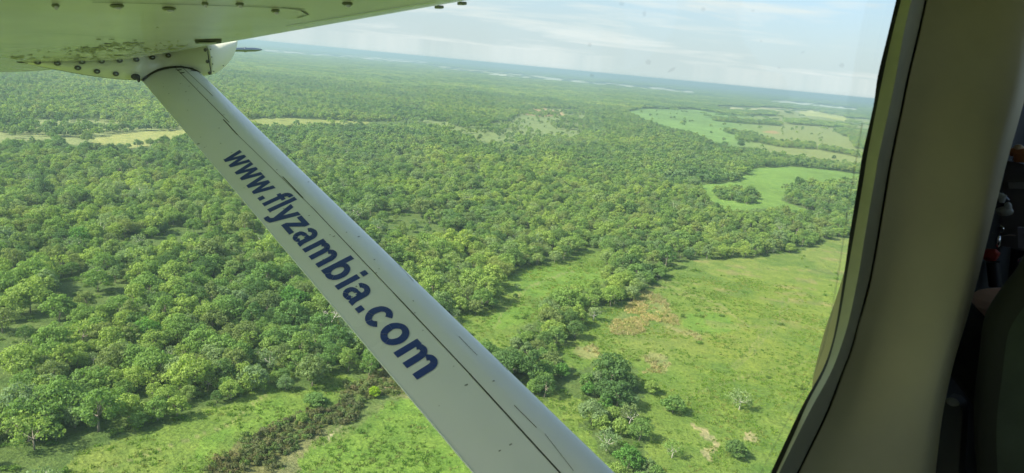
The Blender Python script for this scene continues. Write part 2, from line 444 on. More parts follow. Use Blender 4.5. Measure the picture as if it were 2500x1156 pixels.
    o = obj('ground', me); tag(o, 'green grassland and woodland floor reaching to the horizon', 'ground', kind='structure')
    return o


build_ground()


def gz(x, y):
    r = np.hypot(x, y); z = (fbm(x, y, 90, 40) - .5) * 1.6 * np.clip((r - 50) / 200, 0, 1)
    return np.where(r > 9000, -0.5, z)


# ------------------------------------------------------------------ vegetation forms
def leafmat(name, cols, var=0.25):
    m_ = bpy.data.materials.new(name); m_.use_nodes = True
    t = NT(m_.node_tree); oi = t.n('ShaderNodeObjectInfo'); ge = t.n('ShaderNodeNewGeometry')
    k = len(cols)
    if k > 1:
        base = t.ramp(oi.outputs['Random'], [((i + .5) / k, c) for i, c in enumerate(cols)])
    else:
        base = t.mix(0.0, cols[0], cols[0])
    rp = t.ramp(ge.outputs['Random Per Island'], [(0, (1 - var,) * 3), (1, (1 + var,) * 3)])
    c = t.mix(1.0, base, rp, 'MULTIPLY')
    nz = t.n('ShaderNodeTexNoise', Vector=ge.outputs['Position'], Scale=0.016, Detail=3.0)
    c = t.mix(1.0, c, t.ramp(nz.outputs[0], [(.35, (.80, .86, .90)), (.65, (1.16, 1.10, .95))]), 'MULTIPLY')
    nz2 = t.n('ShaderNodeTexNoise', Vector=ge.outputs['Position'], Scale=0.0022, Detail=4.0)
    c = t.mix(1.0, c, t.ramp(nz2.outputs[0], [(.38, (.80, .86, .92)), (.62, (1.18, 1.10, .98))]), 'MULTIPLY')
    d = t.n('ShaderNodeBsdfDiffuse', Color=c); tr = t.n('ShaderNodeBsdfTranslucent', Color=t.mix(1.0, c, (1.15, 1.25, .55), 'MULTIPLY'))
    mx = t.n('ShaderNodeMixShader', i0=0.42, i1=d.outputs[0], i2=tr.outputs[0])
    t.nt.links.new(mx.outputs[0], t.n('ShaderNodeOutputMaterial').inputs[0])
    return m_


LEAF = {
    'yellow-green': (.292, .400, .112), 'mid-green': (.206, .328, .098), 'grey-green': (.245, .338, .165),
    'dark-green': (.130, .222, .078), 'bright-green': (.155, .310, .075), 'olive': (.225, .290, .110), 'lime-green': (.34, .48, .04)}
LM = {k: leafmat(k + ' leaves', [v]) for k, v in LEAF.items()}
LM_MIX = leafmat('woodland leaves', [LEAF['dark-green'], LEAF['mid-green'], LEAF['yellow-green'], LEAF['mid-green'], LEAF['grey-green'], LEAF['yellow-green'], LEAF['olive']])
LM_BUSH = leafmat('thicket leaves', [(.18, .17, .08), (.20, .25, .09), (.24, .20, .11), (.18, .27, .08), (.22, .23, .11), (.15, .15, .08), (.19, .26, .09)])
LM_GRASS = leafmat('grass blades', [(.15, .26, .04), (.20, .29, .06), (.12, .23, .04), (.25, .28, .09)])
LM_DRY = leafmat('dry grass', [(.46, .41, .25), (.40, .35, .20), (.28, .33, .13), (.34, .33, .17)])
BARK = mat('pale grey bark', (.30, .26, .20), .9, noise=(3, .4))
BONE = mat('bleached dead wood', (.62, .58, .50), .8, noise=(4, .25))


def leaves(centres, radii, n_per, size, flat=0.75, r=None):
    """leaf clumps over the shells of a set of lobes: returns verts, quads"""
    P = []; N = []; S = []
    for c, ra, n in zip(centres, radii, n_per):
        d = r.normal(size=(n, 3)); d[:, 2] = d[:, 2] + 0.35; d /= np.linalg.norm(d, axis=1)[:, None]
        rad = ra * (0.72 + 0.34 * r.random(n) ** .6)
        P.append(c + d * rad[:, None] * np.array([1, 1, flat])); N.append(d + r.normal(scale=.42, size=(n, 3)))
        S.append(size * (.6 + .8 * r.random(n)))
    P = np.concatenate(P); N = np.concatenate(N); S = np.concatenate(S)
    N /= np.linalg.norm(N, axis=1)[:, None]
    a = np.cross(N, r.normal(size=N.shape)); a /= np.linalg.norm(a, axis=1)[:, None]; b = np.cross(N, a)
    s = S[:, None] * .5; el = (0.65 + .5 * r.random(len(S)))[:, None]
    q = np.stack([P - a * s * 1.1, P - b * s * el + N * s * .25, P + a * s * 1.1, P + b * s * el + N * s * .2], 1)
    return q.reshape(-1, 3), np.arange(len(P) * 4).reshape(-1, 4)


def tree_form(seed, h=8.0, cr=4.2, umb=0.6, quads=1500, leaf=.55, lobes=None, bare=0.0):
    """returns (crown verts, faces), trunk MB; the tree stands at the origin"""
    r = np.random.default_rng(seed)
    nl = lobes or int(r.integers(18, 30))
    C = []; Rr = []
    for i in range(nl):
        a = 2.4 * i + r.random() * .9; q = (i + .6) / nl
        rad = cr * math.sqrt(q) * (.68 + .3 * r.random())
        zz = h * (.82 - (.24 + .22 * (1 - umb)) * q ** 1.5) + r.normal() * h * .055
        C.append((rad * math.cos(a), rad * math.sin(a), zz)); Rr.append(cr * (.17 + .17 * r.random()))
    for i in range(int(nl * (.9 - umb * .6))):      # lower boughs
        a = r.random() * 6.28; rad = cr * (.45 + .4 * r.random())
        C.append((rad * math.cos(a), rad * math.sin(a), h * (.34 + .22 * r.random()))); Rr.append(cr * (.2 + .12 * r.random()))
    C = np.array(C); Rr = np.array(Rr)
    ar = Rr ** 2; npl = np.maximum((quads * ar / ar.sum()).astype(int), 4)
    v, f = leaves(C, Rr, npl, leaf, .72, r)
    mb = MB(); ln = np.array([r.normal() * .25, r.normal() * .25, h * .34])
    mb.tube([(0, 0, -.4), ln * .5 + [.05, 0, 0], ln], [h * .028, h * .022, h * .018], 7)
    idx = r.permutation(len(C))[:8]
    for k in idx:
        e = C[k]; m1 = ln + (e - ln) * .5 + np.array([r.normal() * .2, r.normal() * .2, -.15])
        mb.tube([ln, m1, e], [h * .014, h * .009, h * .004], 5, cap=False)
        for _ in range(2):
            e2 = m1 + (e - ln) * .3 + r.normal(size=3) * .6
            mb.tube([m1, e2], [h * .006, h * .002], 4, cap=False)
    return (v, f), mb


FORMS = []
for i, (h, cr, um) in enumerate([(8.2, 4.3, .7), (9.0, 4.0, .4), (7.0, 4.6, .9), (9.6, 4.9, .6), (7.6, 3.4, .35), (6.2, 3.0, .5), (8.4, 5.2, .8), (10.2, 3.8, .3), (6.6, 3.6, .95), (7.4, 4.4, .2)]):
    FORMS.append((tree_form(100 + i, h, cr, um, quads=int(125 * cr * cr), leaf=.38 + .03 * (i % 4)), h, cr))
ROUND = (tree_form(140, 7.0, 3.8, .15, 2200, .5, 22), 7.0, 3.8)       # dense riverine tree down to the ground
TALL = (tree_form(141, 9.0, 3.0, .1, 1600, .5, 16), 9.0, 3.0)
UMBR = (tree_form(142, 7.5, 4.2, 1.0, 900, .45, 15), 7.5, 4.2)
THIN = (tree_form(143, 7.5, 4.4, .5, 650, .45, 16), 7.5, 4.4)


_cm = {}
def crown_mesh(key, form, matl):
    k = (key, matl.name)
    if k not in _cm:
        (v, f), mb = form[0]; _cm[k] = mesh('crown', v, f, [matl])
    return _cm[k]


_tm = {}
def trunk_mesh(key, form, matl=None):
    matl = matl or BARK; k = (key, matl.name)
    if k not in _tm:
        mb = form[0][1]; _tm[k] = mesh('trunk', mb.v, mb.f, [matl], smooth=True)
    return _tm[k]


ALLF = {('f', i): f for i, f in enumerate(FORMS)}; ALLF['round'] = ROUND; ALLF['tall'] = TALL; ALLF['umbrella'] = UMBR; ALLF['thin'] = THIN


def place_tree(key, colour, x, y, s, rz, label, group, name='woodland_tree', trunk=None, sz=1.0, cat='tree'):
    e = bpy.data.objects.new(name, None); COL.objects.link(e); e.empty_display_size = .5
    e.location = (x, y, float(gz(np.array([x]), np.array([y]))[0])); e.rotation_euler = (0, 0, rz); e.scale = (s, s, s * sz)
    obj('crown', crown_mesh(key, ALLF[key], LM[colour]), e); obj('trunk', trunk_mesh(key, ALLF[key], trunk), e)
    return tag(e, label, cat, group)


def near_mask(u, v):
    """what of the land the aeroplane hides"""
    hid = inpoly(u, v, [(335, 185), (510, 180), (1515, 1160), (1145, 1160)]) | inpoly(u, v, [(-50, -50), (1150, -50), (590, 102), (560, 150), (510, 188), (340, 198), (140, 172), (-50, 178)])
    fr = inpoly(u, v, [(2190, -10), (2130, 260), (2045, 700), (1990, 930), (1870, 1170), (3200, 1200), (3200, -10)])
    return ~(hid | fr)


# ------------------------------------------------------------------ single trees one can point at
SPECIAL = []      # (x, y, radius) already taken
def special(u, v, key, colour, s, label, name='woodland_tree', group=None, trunk=None, sz=1.0, cat='tree'):
    x, y = to_ground(u, v); SPECIAL.append((x, y, ALLF[key][2] * s))
    place_tree(key, colour, x, y, s, random.random() * 6.28, label, group, name, trunk, sz, cat)


special(432, 1018, ('f', 5), 'yellow-green', 1.18, 'lone pale green tree on the meadow edge in the lower left, clear of the woodland')
special(1160, 768, 'round', 'olive', 1.0, 'round olive-brown tree at the clearing edge right beside the strut', sz=.95)
special(1449, 784, 'umbrella', 'grey-green', .92, 'small umbrella-shaped tree with a pale bare trunk beside the riverside hedge', trunk=BONE)
special(1640, 637, 'umbrella', 'bright-green', .85, 'bright umbrella-crowned tree with a white trunk on the upper edge of the big grassland', trunk=BONE)
special(1804, 1003, 'thin', 'grey-green', 1.05, 'thin-crowned grey-green tree with a white forked trunk alone in the right-hand meadow', trunk=BONE)
special(1642, 1008, 'round', 'mid-green', 1.1, 'broad bushy dark tree alone in the meadow left of the white-trunked tree', sz=.8)
special(1795, 1118, 'round', 'dark-green', .95, 'dark bushy tree in the bottom right meadow beside a bare sandy patch', sz=.8)
special(1640, 1118, 'thin', 'mid-green', .78, 'small sparse tree with a pale trunk low in the meadow right of the riverside trees', trunk=BONE)
special(1457, 912, ('f', 5), 'lime-green', .52, 'tiny lime-yellow tree at the top of the lower riverside trees')
special(1436, 965, 'round', 'bright-green', .72, 'small bright green round tree below the lime-yellow one')
special(1478, 1003, 'tall', 'bright-green', .80, 'upright bright green tree in the lower riverside row')
special(1466, 1052, 'round', 'yellow-green', .85, 'round yellow-green tree in the lower riverside row beside the upright one')
special(1535, 1040, 'thin', 'olive', 1.05, 'pale olive tree with showing branches on the meadow side of the lower riverside row', trunk=BONE)
special(1522, 955, 'round', 'dark-green', 1.05, 'large dark green tree heading the lower riverside row')
special(1560, 1075, ('f', 0), 'mid-green', .9, 'mid-green tree near the bottom of the riverside row, below the pale olive one')
special(1480, 1100, 'thin', 'grey-green', .95, 'thin grey tree close to the strut near the bottom edge', trunk=BONE)
special(1530, 1150, ('f', 3), 'bright-green', .85, 'big bright tree at the very bottom of the riverside row')
special(1500, 1182, ('f', 0), 'yellow-green', .8, 'yellow-green tree cut by the bottom edge right of the strut')
special(712, 760, 'round', 'bright-green', 1.75, 'huge dense bright green tree in the woodland left of the strut lettering', sz=.9)
special(655, 900, 'thin', 'grey-green', 1.0, 'thin grey-green tree with showing branches in the lower woodland', trunk=BONE)
special(850, 905, ('f', 1), 'yellow-green', 1.0, 'tall light green tree at the creek end, tight against the lower edge of the strut')
special(900, 915, ('f', 4), 'mid-green', 1.05, 'dark tree squeezed between the creek thicket and the strut')
special(1258, 728, 'round', 'dark-green', .34, 'small dark round shrub alone in the middle of the small clearing', name='shrub', cat='shrub')
special(1262, 708, 'thin', 'grey-green', .5, 'wispy bare sapling just behind the small dark shrub in the clearing', name='sapling', trunk=BONE)
special(915, 968, 'round', 'lime-green', .55, 'bright lime bush on the creek bank beside the strut', name='shrub', cat='shrub')
special(770, 985, 'round', 'mid-green', 1.0, 'low leafy bush on the meadow above the brown creek thicket', name='shrub', sz=.5, cat='shrub')
special(738, 1032, 'round', 'yellow-green', .5, 'yellow-green bush growing in the brown creek thicket', name='shrub', cat='shrub')
special(1767, 358, 'round', 'dark-green', 1.35, 'small round dark tree beyond the wood, left of its larger neighbour in the far meadow')
special(1808, 360, 'round', 'dark-green', 1.9, 'wide dark green tree standing clear in the far meadow beyond the wood')
special(1587, 285, 'umbrella', 'dark-green', 1.2, 'lone dark umbrella tree near the left end of the far green meadow')
special(2035, 392, 'tall', 'dark-green', 1.2, 'upright dark tree on the far meadow near the window post')

# the dead tree
def dead_tree(u, v):
    x, y = to_ground(u, v); r = np.random.default_rng(5); mb = MB()
    def br(p, d, L, rad, dep):
        q = p + d * L * .5 + r.normal(size=3) * L * .06; e = p + d * L
        mb.tube([p, q, e], [rad, rad * .8, rad * .6], 6, cap=False)
        if dep == 0: return
        for _ in range(3 if dep > 1 else 2):
            dd = d + r.normal(size=3) * .62; dd[2] = abs(dd[2]) * .7 + .1; dd /= np.linalg.norm(dd)
            br(e, dd, L * .66, rad * .62, dep - 1)
    br(np.array([0, 0, -.3]), np.array([.1, -.05, 1.]), 3.6, .22, 4)
    o = mb.build('dead_tree', BONE); o.location = (x, y, 0); o.scale = (1.15,) * 3
    tag(o, 'bleached leafless dead tree against the strut edge in the lower woodland', 'tree'); SPECIAL.append((x, y, 3.5))
dead_tree(805, 812)

# ------------------------------------------------------------------ the woodland
def cells(r0, r1, cell, half=46):
    n = int(r1 / cell) + 1
    gx = np.arange(-n, n + 1) * cell; gy = np.arange(0, n + 1) * cell
    X, Y = np.meshgrid(gx, gy); X = X.ravel(); Y = Y.ravel()
    X = X + rng.uniform(-.48, .48, X.shape) * cell; Y = Y + rng.uniform(-.48, .48, Y.shape) * cell
    r = np.hypot(X, Y); a = np.degrees(np.abs(np.arctan2(X, Y)))
    k = (r >= r0) & (r < r1) & (a < half) & (Y > 0)
    return X[k], Y[k]


def density(x, y, c):
    r = c['r']; c = dict(c); sh = np.where(r > 550, 5.5, 3.8) * F / np.maximum(r, 100)
    for nm, P in (('meadow', P_MEADOW), ('clear', P_CLEAR), ('right', P_RIGHT), ('lowr', P_LOWR), ('mid', P_MID), ('farm', P_FARM), ('cent', P_CENT), ('left', P_LEFT), ('beh', P_BEHIND)):
        c[nm] = c[nm] | inpoly(c['a'], c['b'] - sh, P) | (inpoly(c['a'], c['b'] - sh * .5, P) & (r > 550))
    gap = fbm(x, y, 42, 21, 3)
    d = np.full(x.shape, .97)
    # the lower left woodland is more open
    near = np.clip((560 - r) / 200, 0, 1) * (c['u'] < 1150)
    d = np.where(near > 0, np.where(gap > .37 + .08 * near, .92, .18), d)
    d = np.where((near <= 0) & (gap < .27), .35, d)
    opn = c['meadow'] | c['clear'] | c['right'] | c['lowr'] | c['mid']
    d = np.where(opn, 0.0, d)
    d = np.where(c['farm'], .004, d)
    sc_ = fbm(x, y, 70, 33, 3)
    d = np.where(c['cent'], np.where(sc_ > .57, .48, .05), d)
    d = np.where(c['left'], np.where(sc_ > .50, .60, .05), d)
    d = np.where(inpoly(c['a'], c['b'], P_LEFTY), .015, d)
    d = np.where(c['beh'], .02, d)
    d = np.where(c['thick'], 0.0, d)
    d = np.where(c['belt'], 1.0, d)
    hg = inpoly(c['u'], c['v'], [(1480, 600), (1640, 600), (1620, 690), (1530, 752), (1440, 790), (1370, 850), (1350, 890), (1460, 885), (1550, 900), (1560, 970), (1600, 1100), (1600, 1200), (1500, 1200), (1450, 1000), (1290, 950), (1200, 860), (1290, 815), (1340, 770), (1400, 720), (1480, 690)]) & ~(c['right'] | c['clear'] | c['lowr'])
    d = np.where(hg, 1.0, d)
    return d


pts = []      # x, y, scale, form index for the mass
x, y = cells(105, 1500, 5.9); c = cover(x, y)
keep = rng.random(len(x)) < density(x, y, c)
for (sx, sy, sr) in SPECIAL: keep &= np.hypot(x - sx, y - sy) > sr * .8 + 1.8
x, y = x[keep], y[keep]; c = {k: v[keep] for k, v in c.items()}
sc = np.clip(rng.normal(.93, .27, len(x)), .42, 1.75) * np.where(c['r'] > 480, .88, 1)
vis = near_mask(c['u'], c['v'] - 18) & (c['u'] > -30) & (c['v'] < 1200) & (c['u'] < 2150)
app = np.where(vis, sc * 9.0 / c['r'], 0)
order = np.argsort(-app); N_SINGLE = 300 - 24
single = order[:N_SINGLE]; rest = np.setdiff1d(np.arange(len(x)), single)

# names of the places the single trees stand in
def where_(u, v):
    if u < 1150 and not (u > 520 and v < 700 and (v - 190) < .966 * (u - 500)):
        h = ['at the left edge', 'left of centre', 'near the centre', 'beside the strut'][min(3, int(max(u, 0) / 240))]
        w = 'the bottom left woodland' if v > 1000 else 'the lower left woodland' if v > 860 else 'the middle left woodland' if v > 740 else 'the upper left woodland'
        return f'{h} of {w}' if 'edge' in h else f'{h} in {w}'
    if v > 850: return 'in the bottom riverside row'
    if u > 1200 and v > 690: return 'in the hedge between both meadows'
    if u > 1480: return 'along the top of the right meadow'
    return 'behind the small middle clearing'


cn_ = ['yellow-green', 'mid-green', 'grey-green', 'dark-green', 'bright-green', 'olive']
recs = []
for i in single:
    u, v = c['u'][i], c['v'][i]
    hedge = u > 1180 and v > 590
    p = [.38, .32, .12, .04, .02, .12] if not hedge else [.22, .38, .08, .18, .05, .09]
    col = cn_[int(rng.choice(6, p=p))]
    key = (('f', int(rng.integers(0, 10))) if rng.random() < .93 else 'thin') if not hedge or rng.random() < .4 else 'round'
    recs.append((where_(u, v), col, float(x[i]), float(y[i]), float(sc[i]), key, float(u), float(v)))
groups = {}
shp_ = lambda rc: 'sparse' if rc[5] == 'thin' else 'flat-topped' if rc[5] in (('f', 2), ('f', 8)) else 'rounded' if rc[5] == 'round' else 'leafy'
for k, rc in enumerate(recs): groups.setdefault((rc[0], rc[1], shp_(rc)), []).append(k)
ordn = ['first', 'second', 'third', 'fourth', 'fifth', 'sixth', 'seventh', 'eighth', 'ninth', 'tenth']
for (wh, col, shp), ks in groups.items():
    ks.sort(key=lambda k: recs[k][6]); n = len(ks)
    for j, k in enumerate(ks):
        rc = recs[k]
        if n == 1: lab = f'only {col} {shp} tree {wh}'
        elif j == 0: lab = f'leftmost {col} {shp} tree {wh}'
        elif j == n - 1: lab = f'rightmost {col} {shp} tree {wh}'
        elif j < 10: lab = f'{ordn[j]} {col} {shp} tree from the left {wh}'
        else: lab = f'{ordn[min(n - 1 - j, 9)]} {col} {shp} tree from the right {wh}'
        w_ = lab.split(); lab = ' '.join(w_[:16])
        while lab.split()[-1] in ('the', 'of', 'towards', 'and', 'right', 'between', 'part,', 'left', 'small', 'big'): lab = ' '.join(lab.split()[:-1])
        place_tree(rc[5], rc[1], rc[2], rc[3], rc[4] * (.78 if rc[5] == 'round' else 1), random.random() * 6.28, lab, 'nearest trees of the woodland and riverside')

mx_, my_, ms_, mz_, mf_ = [x[rest]], [y[rest]], [sc[rest]], [sc[rest]], [np.where(c['r'][rest] < 850, np.where(rng.random(len(rest)) < .07, 17, rng.integers(0, 10, len(rest))), rng.integers(10, 14, len(rest)))]
x, y = cells(1500, 2600, 6.6); c = cover(x, y); k = rng.random(len(x)) < density(x, y, c)
x, y = x[k], y[k]; q = np.clip(rng.normal(.92, .2, len(x)), .5, 1.7)
mx_.append(x); my_.append(y); ms_.append(q); mz_.append(q); mf_.append(rng.integers(10, 14, len(x)))
def strips(c):
    z_ = np.zeros(c['u'].shape, bool)
    for p, w in (([(640, 124), (760, 132), (900, 141), (1045, 154)], 2), ([(890, 143), (1040, 152)], 2.4), ([(1055, 162), (1200, 178), (1330, 190)], 2.5), ([(1190, 180), (1400, 198), (1620, 218), (1700, 227)], 1.8),
                 ([(1880, 246), (2100, 268)], 1.8), ([(1750, 263), (1900, 268), (2000, 274)], 2.5), ([(1960, 276), (2060, 290)], 5)):
        z_ |= nearline(c['u'], c['v'], p, w + 1.2) | nearline(c['u'], c['v'] - 2.6, p, w + 1.2)
    return z_
for (r0, r1, cell, s0, sz) in ((2600, 7000, 20, 1.0, 1.0), (7000, 22000, 62, 3.0, 1.15)):
    x, y = cells(r0, r1, cell); c = cover(x, y)
    k = (rng.random(len(x)) < np.where(density(x, y, c) > .3, .96, .03)) & ~(strips(c) & (rng.random(len(x)) < .97))
    x, y = x[k], y[k]; q = rng.uniform(.85, 1.2, len(x))
    mx_.append(x); my_.append(y); ms_.append(q * s0); mz_.append(q * sz); mf_.append(rng.integers(14, 17, len(x)))


def far_form(seed):
    (v, f), mb = tree_form(seed, 8.2 + seed % 3, 4.1, .6, 330, 1.0, 10); return v, f


def clump_form(seed):
    r = np.random.default_rng(seed); V = []; Fc = []; b = 0
    for i in range(9):
        cx, cy = ((i % 3) - 1) * 7.2 + r.normal() * 1.2, ((i // 3) - 1) * 7.2 + r.normal() * 1.2
        hh = 6.2 + r.random() * 2.6; cen = np.array([(cx + r.normal() * 1.7, cy + r.normal() * 1.7, hh - r.random()) for _ in range(4)])
        v, f = leaves(cen, np.full(4, 2.7), [22] * 4, 1.9, .75, r); V.append(v); Fc.append(f + b); b += len(v)
    return np.concatenate(V), np.concatenate(Fc)


def scatter_object(name, forms, xs, ys, ss, zs, fi, material, label, cat, dz=0.0):
    """one object whose geometry nodes stand the given forms on its points"""
    colx = bpy.data.collections.new(name + ' forms')
    for i, fm in enumerate(forms):
        me = fm if isinstance(fm, bpy.types.Mesh) else mesh(f'{name}_form', fm[0], fm[1], [material])
        o = bpy.data.objects.new(f'{name}_form_{i:02d}', me); colx.objects.link(o)
    P = np.stack([xs, ys, gz(xs, ys) + dz], -1)
    me = bpy.data.meshes.new(name); me.vertices.add(len(P)); me.vertices.foreach_set('co', P.astype(np.float32).ravel())
    a = me.attributes.new('form', 'INT', 'POINT'); a.data.foreach_set('value', fi.astype(np.int32))
    a = me.attributes.new('size', 'FLOAT_VECTOR', 'POINT'); a.data.foreach_set('vector', np.stack([ss, ss, zs], -1).astype(np.float32).ravel())
    a = me.attributes.new('turn', 'FLOAT_VECTOR', 'POINT')
    rot = np.zeros((len(P), 3)); rot[:, 2] = rng.random(len(P)) * 6.283; a.data.foreach_set('vector', rot.astype(np.float32).ravel())
    me.update()
    o = obj(name, me)
    ng = bpy.data.node_groups.new(name, 'GeometryNodeTree')
    ng.interface.new_socket('Geometry', in_out='INPUT', socket_type='NodeSocketGeometry')
    ng.interface.new_socket('Geometry', in_out='OUTPUT', socket_type='NodeSocketGeometry')
    N = ng.nodes; L = ng.links
    gi = N.new('NodeGroupInput'); go = N.new('NodeGroupOutput'); ip = N.new('GeometryNodeInstanceOnPoints'); ci = N.new('GeometryNodeCollectionInfo')
    ci.inputs['Collection'].default_value = colx; ci.inputs['Separate Children'].default_value = True; ci.inputs['Reset Children'].default_value = True
    ip.inputs['Pick Instance'].default_value = True
    def at(nm, dt):
        n = N.new('GeometryNodeInputNamedAttribute'); n.data_type = dt; n.inputs['Name'].default_value = nm; return n.outputs[0]
    L.new(gi.outputs[0], ip.inputs['Points']); L.new(ci.outputs[0], ip.inputs['Instance'])
    L.new(at('form', 'INT'), ip.inputs['Instance Index']); L.new(at('turn', 'FLOAT_VECTOR'), ip.inputs['Rotation']); L.new(at('size', 'FLOAT_VECTOR'), ip.inputs['Scale'])
    L.new(ip.outputs[0], go.inputs[0])
    md = o.modifiers.new('scatter', 'NODES'); md.node_group = ng
    return tag(o, label, cat, kind='stuff')


forms = []
for i, fm in enumerate(FORMS):
    (v, f), mb = fm[0]
    nv = len(v); tv = np.array(mb.v); faces = [tuple(q) for q in f] + [tuple(nv + k for k in q) for q in mb.f]
    forms.append(mesh('tree_form', np.concatenate([v, tv]), faces, [LM_MIX, BARK], [0] * len(f) + [1] * len(mb.f)))
for i in range(4): forms.append(far_form(200 + i))
for i in range(3): forms.append(clump_form(300 + i))
(v, f), mb = THIN[0]
nv = len(v); forms.append(mesh('tree_form', np.concatenate([v, np.array(mb.v)]), [tuple(q) for q in f] + [tuple(nv + k for k in q) for q in mb.f], [LM['grey-green'], BONE], [0] * len(f) + [1] * len(mb.f)))
scatter_object('woodland', forms, np.concatenate(mx_), np.concatenate(my_), np.concatenate(ms_), np.concatenate(mz_), np.concatenate(mf_), LM_MIX,
               'dense green woodland canopy spreading from the middle distance to the horizon', 'woodland')

# undergrowth: brown thicket along the creek, green scrub under the riverside trees
def bush_form(seed, h=1.6, r0=1.3, n=260):
    r = np.random.default_rng(seed); C = np.array([(r.normal() * .7, r.normal() * .7, h * (.35 + .3 * r.random())) for _ in range(6)])
    return leaves(C, np.full(6, r0 * .6), [n // 6] * 6, .42, .8, r)


x, y = cells(120, 420, 1.9); c = cover(x, y); g = fbm(x, y, 12, 5, 3)
k = c['thick'] & (rng.random(len(x)) < np.where(g > .36, .92, .3)); x, y = x[k], y[k]
scatter_object('thicket', [bush_form(i) for i in range(4)], x, y, rng.uniform(.35, 1.15, len(x)), rng.uniform(.3, 1.3, len(x)), rng.integers(0, 4, len(x)), LM_BUSH,
               'brown and olive thicket filling the creek bed across the lower meadow', 'thicket')

# small bushes dotted over the open land and under the wood
x, y = cells(120, 700, 4.6); c = cover(x, y); g = fbm(x, y, 25, 15, 3)
opn = c['meadow'] | c['clear'] | c['right'] | c['lowr']
k = rng.random(len(x)) < np.where(opn, np.where(g > .62, .10, .012), np.where(c['u'] < 1150, .20, .42)) * (~c['thick'])
x, y = x[k], y[k]
LM_SCRUB = leafmat('scrub leaves', [(.14, .25, .05), (.18, .30, .06), (.22, .30, .08), (.12, .20, .05)])
scatter_object('scrub', [bush_form(20 + i, 1.4, 1.5, 200) for i in range(3)], x, y, rng.uniform(.4, 1.2, len(x)), rng.uniform(.4, 1.1, len(x)), rng.integers(0, 3, len(x)), LM_SCRUB,
               'low green scrub scattered through the grass and under the trees', 'scrub')


def tuft_form(seed, h, dry=False):
    r = np.random.default_rng(seed); n = 16
    a = r.random(n) * 6.28; p = np.stack([r.normal(size=n) * .5, r.normal(size=n) * .5, np.zeros(n)], -1)
    d = np.stack([np.cos(a), np.sin(a), np.zeros(n)], -1); up = np.stack([r.normal(size=n) * .4, r.normal(size=n) * .4, np.ones(n)], -1) * h * (.6 + .7 * r.random(n))[:, None]
    w = .16
    q = np.stack([p - d * w, p + d * w, p + up + d * w * .4, p + up - d * w * .4], 1)
    return q.reshape(-1, 3), np.arange(n * 4).reshape(-1, 4)


x, y = cells(120, 460, 1.7); c = cover(x, y)
opn = (c['meadow'] | c['clear'] | c['right'] | c['lowr']) & ~c['thick']
br = inpoly(c['a'], c['b'], P_BROWN) | inpoly(c['a'], c['b'], P_BROWN2) | inpoly(c['a'], c['b'], P_BROWN3)
g = fbm(x, y, 14, 77, 4)
k = opn & ~br & (rng.random(len(x)) < np.clip((g - .36) * 2.4, 0.05, .8))
scatter_object('grass', [tuft_form(i, .38) for i in range(4)], x[k], y[k], rng.uniform(.6, 1.3, k.sum()), rng.uniform(.5, 1.4, k.sum()), rng.integers(0, 4, k.sum()), LM_GRASS,
               'green grass tussocks covering the open meadows', 'grass')
xb, yb = cells(200, 460, .95, 30); cb = cover(xb, yb)
br = inpoly(cb['a'], cb['b'], P_BROWN) | inpoly(cb['a'], cb['b'], P_BROWN2) | inpoly(cb['a'], cb['b'], P_BROWN3)
g = fbm(xb, yb, 9, 78, 3); k = br & (rng.random(len(xb)) < np.clip((g - .36) * 3.2, 0, .7))
scatter_object('dry_grass', [tuft_form(10 + i, .8) for i in range(4)], xb[k], yb[k], rng.uniform(.6, 1.2, k.sum()), rng.uniform(.6, 1.3, k.sum()), rng.integers(0, 4, k.sum()), LM_DRY,
               'tall straw-brown dry grass patches in the green grassland beside the hedge', 'dry grass')

# ------------------------------------------------------------------ the aeroplane
# local axes: x forward, y outboard (left), z up; the origin is at the cabin floor under the eye
LC = np.array([-0.66458915, 0.12058115, 0.73741539]); FC = np.array([0.74614184, 0.15711925, 0.64698214]); UC = np.array([-0.0378483, 0.9801938, -0.19439039])
AX = np.stack([FC, LC, UC]); _u, _s, _v = np.linalg.svd(AX); AX = _u @ _v          # rows f, l, u in camera axes, made exactly square
CW = np.stack([RT, UPV, FW])                                                     # rows: camera axes in world
AW = AX @ CW                                                                     # rows: aeroplane axes in world
FLOOR = -1.05
air = bpy.data.objects.new('aeroplane', None); COL.objects.link(air)
T = Matrix.Identity(4)
for i in range(3):
    for j in range(3): T[j][i] = AW[i][j]
    T[i][3] = EYE[i] + AW[2][i] * 0.0
air.matrix_world = T
tag(air, 'white high-wing light aeroplane seen from its cabin window, with lettered wing strut', 'aeroplane')


def ray(px, py):
    d = np.array([(px - 1250) / F, (578 - py) / F, 1.0]); return AX @ d


def on_l(px, py, l): r = ray(px, py); return r * (l / r[1])
def on_z(px, py, z): r = ray(px, py); return r * (z / r[2])


